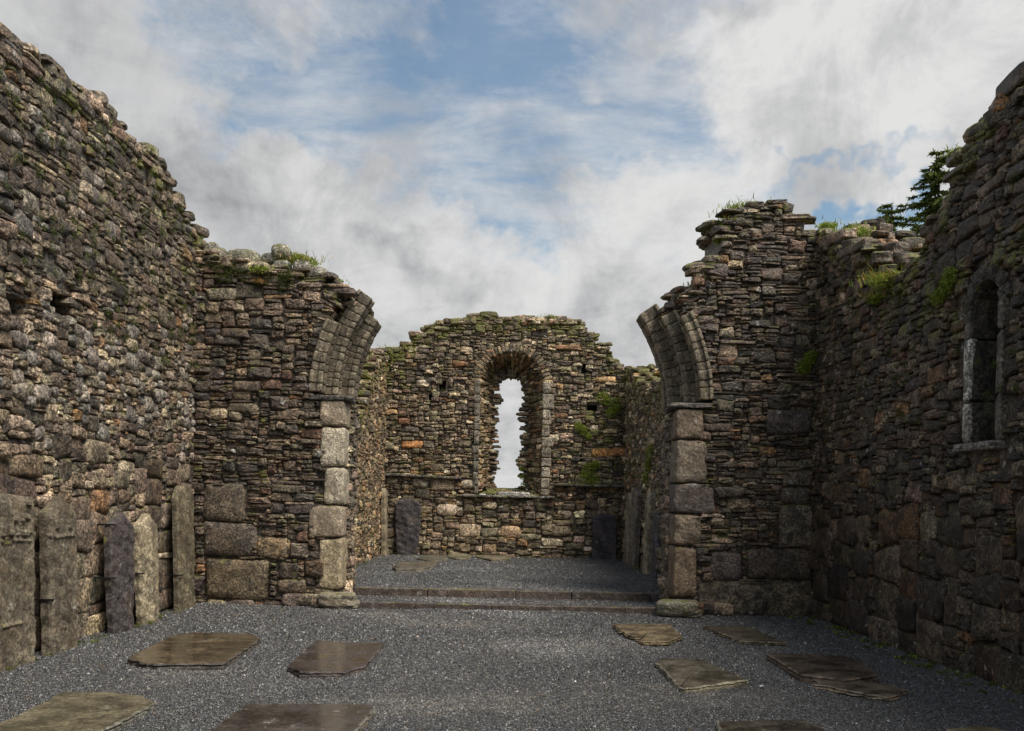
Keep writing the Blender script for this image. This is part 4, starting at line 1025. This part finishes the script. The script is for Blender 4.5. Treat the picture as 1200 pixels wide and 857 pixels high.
def cushion(acc, c, r, rng, n=200, nrm=(0, 0, 1), col=((.05, .08, .015), (.09, .13, .02), (.14, .18, .03)), flat=.5, leaf=.012):
    nrm = np.array(nrm, float); V = []; T3 = []; C = []
    for k in range(n):
        p = rng.normal(0, 1, 3); p = p / np.linalg.norm(p) * r * rng.uniform(.3, 1) ** .5; p = p - nrm * (p @ nrm) * (1 - flat)
        p = np.array(c) + p + nrm * .01
        a1 = rng.normal(0, 1, 3); a1 /= np.linalg.norm(a1); a2 = rng.normal(0, 1, 3); a2 /= np.linalg.norm(a2); L = leaf * rng.uniform(.7, 1.6)
        b = len(V); V += [p, p + a1 * L * 1.6 + a2 * L * .5, p + a1 * L * .9 - a2 * L * .8]; T3.append([b, b + 1, b + 2]); cc = np.append(np.array(col[rng.integers(len(col))]) * rng.uniform(.7, 1.3), 0); C += [cc] * 3
    acc.add(V, [np.array(T3)], np.array(C), False)
rng = np.random.default_rng(500)
GOLD = ((.18, .24, .035), (.32, .35, .06), (.42, .30, .08)); GREEN = ((.14, .20, .025), (.24, .32, .04), (.34, .38, .06))
def grass(px, py, Y, label, h=.2, n=90, cols=GOLD, spread=.12, X=None, out=(0, 0), cush=1):
    if X is not None: yy, z = onX(px, py, X); p = (X, yy, z)
    else: x, z = onY(px, py, Y); p = (x, Y, z)
    a = Acc(); tuft(a, p, rng, n, h, spread, cols, out=out)
    if cush: cushion(a, (p[0], p[1], p[2] - .01), spread * 1.5, rng, 700, col=GREEN, flat=.40, leaf=.016)
    return tag(a.build('grass_tuft', M_LEAF), label, 'grass', 'grass tufts growing on the ruined walls')
grass(356, 308, Y1 + .2, 'tall golden green tuft between boulders on the left arch wall', .24, 130, spread=.15)
grass(345, 303, Y1 + .3, 'low green tuft behind the round boulder on the left arch wall', .16, 70)
grass(392, 330, Y1 + .2, 'thin tuft at the sloping right end of the left arch wall head', .12, 40, spread=.08)
grass(308, 318, Y1 + .02, 'green tuft below the boulders, middle of the left arch wall head', .14, 70, GREEN)
grass(305, 332, Y1 - .06, 'orange brown dry tuft hanging under the left arch wall boulders', .16, 50, ((.32, .16, .05), (.25, .2, .06)), spread=.05, cush=0)
grass(868, 247, Y1 + .3, 'bright green tuft on the highest left shoulder of the right arch wall', .24, 140, GREEN, spread=.17)
grass(855, 262, Y1 + .1, 'golden tuft just below the bright green one on the right arch wall', .20, 90, spread=.1)
grass(846, 282, Y1 + .1, 'small green tuft on the middle ledge of the right arch wall', .12, 50, GREEN, spread=.07)
grass(822, 335, Y1 + .2, 'yellow green tuft on the low sloping ledge above the right arch', .2, 90, spread=.12)
grass(806, 350, Y1 + .2, 'wispy tuft at the lowest end of the right arch wall head', .16, 50, spread=.08)
grass(1042, 330, None, 'long yellow green tuft in the dip of the right nave wall', .30, 150, GOLD, .16, X=XR - .02, out=(-.3, 0))
grass(1030, 350, None, 'ochre tuft hanging below the dip of the right nave wall', .22, 70, ((.3, .2, .06), (.2, .2, .05)), .1, X=XR - .06, out=(-.4, 0))
grass(1000, 274, None, 'green tuft on the corner where the right nave wall meets the arch wall', .2, 90, GREEN, .16, X=XR + .3)
grass(970, 266, None, 'tiny tuft beside the corner stones of the right nave wall', .14, 50, GREEN, .1, X=XR + .2)
grass(1126, 180, None, 'small tuft sprouting high on the right nave wall head', .18, 50, GREEN, .08, X=XR + .05)
grass(458, 414, YE + .3, 'broad yellow green turf patch on the left shoulder of the far gable wall', .2, 220, GOLD, .35)
grass(438, 427, YE + .3, 'mossy turf patch at the far left end of the gable wall head', .18, 120, GOLD, .2)
grass(520, 383, YE + .4, 'thin turf on the left slope of the gable wall head', .14, 80, GREEN, .22)
grass(640, 376, YE + .4, 'thin turf right of centre on the gable wall head', .12, 80, GREEN, .3)
def fern(pts, label, X=None, Y=None, nrm=(0, -1, 0), r=.12, n=420):
    r *= .85
    a = Acc()
    for (px, py) in pts:
        if X is not None: yy, z = onX(px, py, X); p = (X, yy, z)
        else: x, z = onY(px, py, Y); p = (x, Y, z)
        cushion(a, p, r * rng.uniform(.7, 1.2), rng, n, nrm, GREEN, .45, .016)
        tuft(a, p, rng, 12, r * 1.2, r * .4, GREEN, .8, out=(nrm[0] * .8, nrm[1] * .8))
    return tag(a.build('wall_plant', M_LEAF), label, 'plant', 'leafy plants rooted in the wall joints')
fern([(945, 425), (950, 418), (941, 432)], 'leafy green plant in the corner beside the right arch wall', Y=Y1 - .08)
fern([(690, 550), (698, 545), (684, 560), (694, 565)], 'large green patch right of the window slit, low on the gable wall', Y=YE - .07, r=.2)
fern([(712, 470), (720, 480), (706, 466), (724, 472), (715, 484)], 'largest green patch high right on the gable wall', Y=YE - .07, r=.2)
fern([(684, 505), (678, 500), (690, 512)], 'middle green patch right of the window on the gable wall', Y=YE - .07, r=.16)
fern([(612, 560), (611, 550), (613, 568)], 'small leafy sprig at the bottom right of the window slit', Y=YE + .6, r=.09, n=160)
fern([(1110, 335), (1104, 345), (1114, 325), (1098, 350)], 'green plant up left of the small round-headed window', X=XR - .07, nrm=(-1, 0, 0), r=.12, n=300)
fern([(760, 545), (757, 560), (762, 530)], 'green growth on the right chancel wall above the grave slabs', X=CR - .07, nrm=(-1, 0, 0), r=.2)
# moss cushions on all walls
a = Acc()
for k in range(420):
    t = rng.random()
    if t < .34: u = rng.uniform(6, 12.8); v = rng.uniform(3.4, profL(u) - .1) if profL(u) > 3.6 else 3.4; p = (XL + .05, u, v); nr = (1, 0, 0)
    elif t < .52: u = rng.uniform(7, 12.8); v = rng.uniform(2.6, profR(u) - .1); p = (XR - .05, u, v); nr = (-1, 0, 0)
    elif t < .78:
        u = rng.uniform(-3.2, 3.2); v = rng.uniform(1.5, profE(u) - .1); p = (u, YE - .05, v); nr = (0, -1, 0)
        if emb_in(u, v, .1): continue
    elif t < .9: u = rng.uniform(14.2, 22.5); v = rng.uniform(2, 4.2); p = (CR - .05, u, v); nr = (-1, 0, 0)
    else: u = rng.uniform(-4.5, -3.2); v = profAL(u) - rng.uniform(0, .3); p = (u, Y1 - .05, v); nr = (0, -1, 0)
    cushion(a, p, rng.uniform(.03, .08), rng, 60, nr, ((.04, .06, .012), (.07, .10, .015), (.13, .15, .03)), .35, .010)
tag(a.build('moss', M_LEAF), 'small green moss cushions dotted over the rubble walls', 'moss', kind='stuff')

# ---- conifers beyond the right wall
def conifer(x, y, H, seed, label, zb=0., wid=2.2):
    rng = np.random.default_rng(seed); root = tag(empty('conifer_tree', (x, y, zb)), label, 'tree', 'conifers beyond the nave wall')
    t = Acc(); n = 8; hs = np.linspace(0, H * .985, 14); G = np.zeros((14, n + 1, 3))
    for i, h in enumerate(hs):
        r = .16 * (1 - h / H) + .012
        for j in range(n + 1): G[i, j] = (x + r * cos(j * 2 * pi / n) + .05 * math.sin(h), y + r * sin(j * 2 * pi / n), zb + h)
    loft(t, G, (.06, .045, .035), True); t.build('trunk', M_BARK, root)
    c = Acc(); V = []; T3 = []; C = []; bz = H
    V2 = []; Q2 = []
    h = H * .62
    while h < H * .997:
        f = 1 - h / H; L0 = wid * f ** .70 + .16
        for b in range(int(5 + 2 * f)):
            if rng.random() < .18: continue
            az_ = rng.uniform(0, 6.3); L = L0 * rng.uniform(.5, 1.15); d = np.array((cos(az_), sin(az_), 0)); rise = rng.uniform(-.05, .35) * (1 if f < .5 else .2)
            nseg = max(4, int(L / .05))
            for k in range(nseg):
                q = (k + rng.random()) / nseg; p = np.array((x, y, zb + h)) + d * L * q + np.array((0, 0, L * (rise * q - .30 * q * q + .12 * q ** 4)))
                for m_ in range(12):
                    sd__ = rng.normal(0, 1, 3); sd__[2] *= .5; sd__[2] -= .35; sd__ += d * .6; sd__ /= np.linalg.norm(sd__); l = rng.uniform(.05, .16) * (1.1 - .4 * q)
                    w_ = np.cross(sd__, rng.normal(0, 1, 3)); w_ = w_ / (np.linalg.norm(w_) + 1e-6) * .022
                    b0 = len(V); V += [p - w_, p + w_, p + sd__ * l]; T3.append([b0, b0 + 1, b0 + 2]); g = rng.uniform(.5, 1.5)
                    cc = np.array((.06, .085, .02) if rng.random() < .5 else (.14, .17, .035)) * g; C += [np.append(cc, 0)] * 3
        h += rng.uniform(.08, .15)
    c.add(V, [np.array(T3)], np.array(C), False); c.build('crown', M_LEAF, root)
    return root
ax_, az_t = onY(1098, 178, 17.0); conifer(ax_, 17.0, az_t, 901, 'taller dark conifer showing its top beyond the right nave wall', wid=2.3)
ax_, az_t = onY(1043, 236, 18.0); conifer(ax_, 18.0, az_t, 902, 'smaller pointed conifer left of the taller one', wid=1.5)
ax_, az_t = onY(1076, 270, 19.2); conifer(ax_, 19.2, az_t, 903, 'bushy low conifer between the two pointed tips', wid=2.9)

# ---- litter and weeds at the foot of the walls
rng = np.random.default_rng(950); a = Acc(); V = []; Q = []; C = []
for k in range(150):
    if k % 3: x, y = rng.uniform(2.6, 4.5), rng.uniform(6.2, 12.3)
    else: x, y = rng.uniform(-4.4, 4.4), rng.uniform(6.2, 12.5)
    t = rng.uniform(0, 6.3); L = rng.uniform(.012, .028); w_ = L * .45; d = np.array((cos(t), sin(t), rng.uniform(-.15, .3))); n_ = np.array((-sin(t), cos(t), rng.uniform(-.3, .3)))
    p = np.array((x, y, .016)); b0 = len(V); V += [p - d * L, p + n_ * w_ + (0, 0, .004), p + d * L, p - n_ * w_ + (0, 0, .004)]; Q.append([b0, b0 + 1, b0 + 2, b0 + 3])
    cc = np.array([(.16, .08, .03), (.22, .15, .06), (.10, .06, .03), (.20, .19, .07)][rng.integers(4)]) * rng.uniform(.7, 1.2); C += [np.append(cc, 0)] * 4
a.add(V, [np.array(Q)], np.array(C), False)
tag(a.build('fallen_leaves', M_LEAF), 'small brown fallen leaves scattered over the gravel', 'leaves', kind='stuff')
a = Acc()
for k in range(230):
    q = rng.random()
    if q < .5: p = (XR - rng.uniform(.05, .55) ** 1.6 - .02, rng.uniform(7.2, 12.6), .0)
    elif q < .65: p = (XL + rng.uniform(.08, .3), rng.uniform(7.5, 12.7), .0)
    elif q < .85: p = (rng.uniform(-3.1, 3.1), YE - rng.uniform(.05, .4), FLOOR2)
    else: p = (rng.choice([CL + .15, CR - .15]) + rng.uniform(-.08, .08), rng.uniform(14.5, 22), FLOOR2)
    cushion(a, p, rng.uniform(.02, .055), rng, 40, (0, 0, 1), ((.05, .07, .014), (.09, .11, .02), (.14, .14, .035)), .4, .010)
    if rng.random() < .3: tuft(a, p, rng, 8, .09, .02, GREEN)
tag(a.build('ground_weeds', M_LEAF), 'low green weeds and moss along the foot of the walls', 'weeds', kind='stuff')
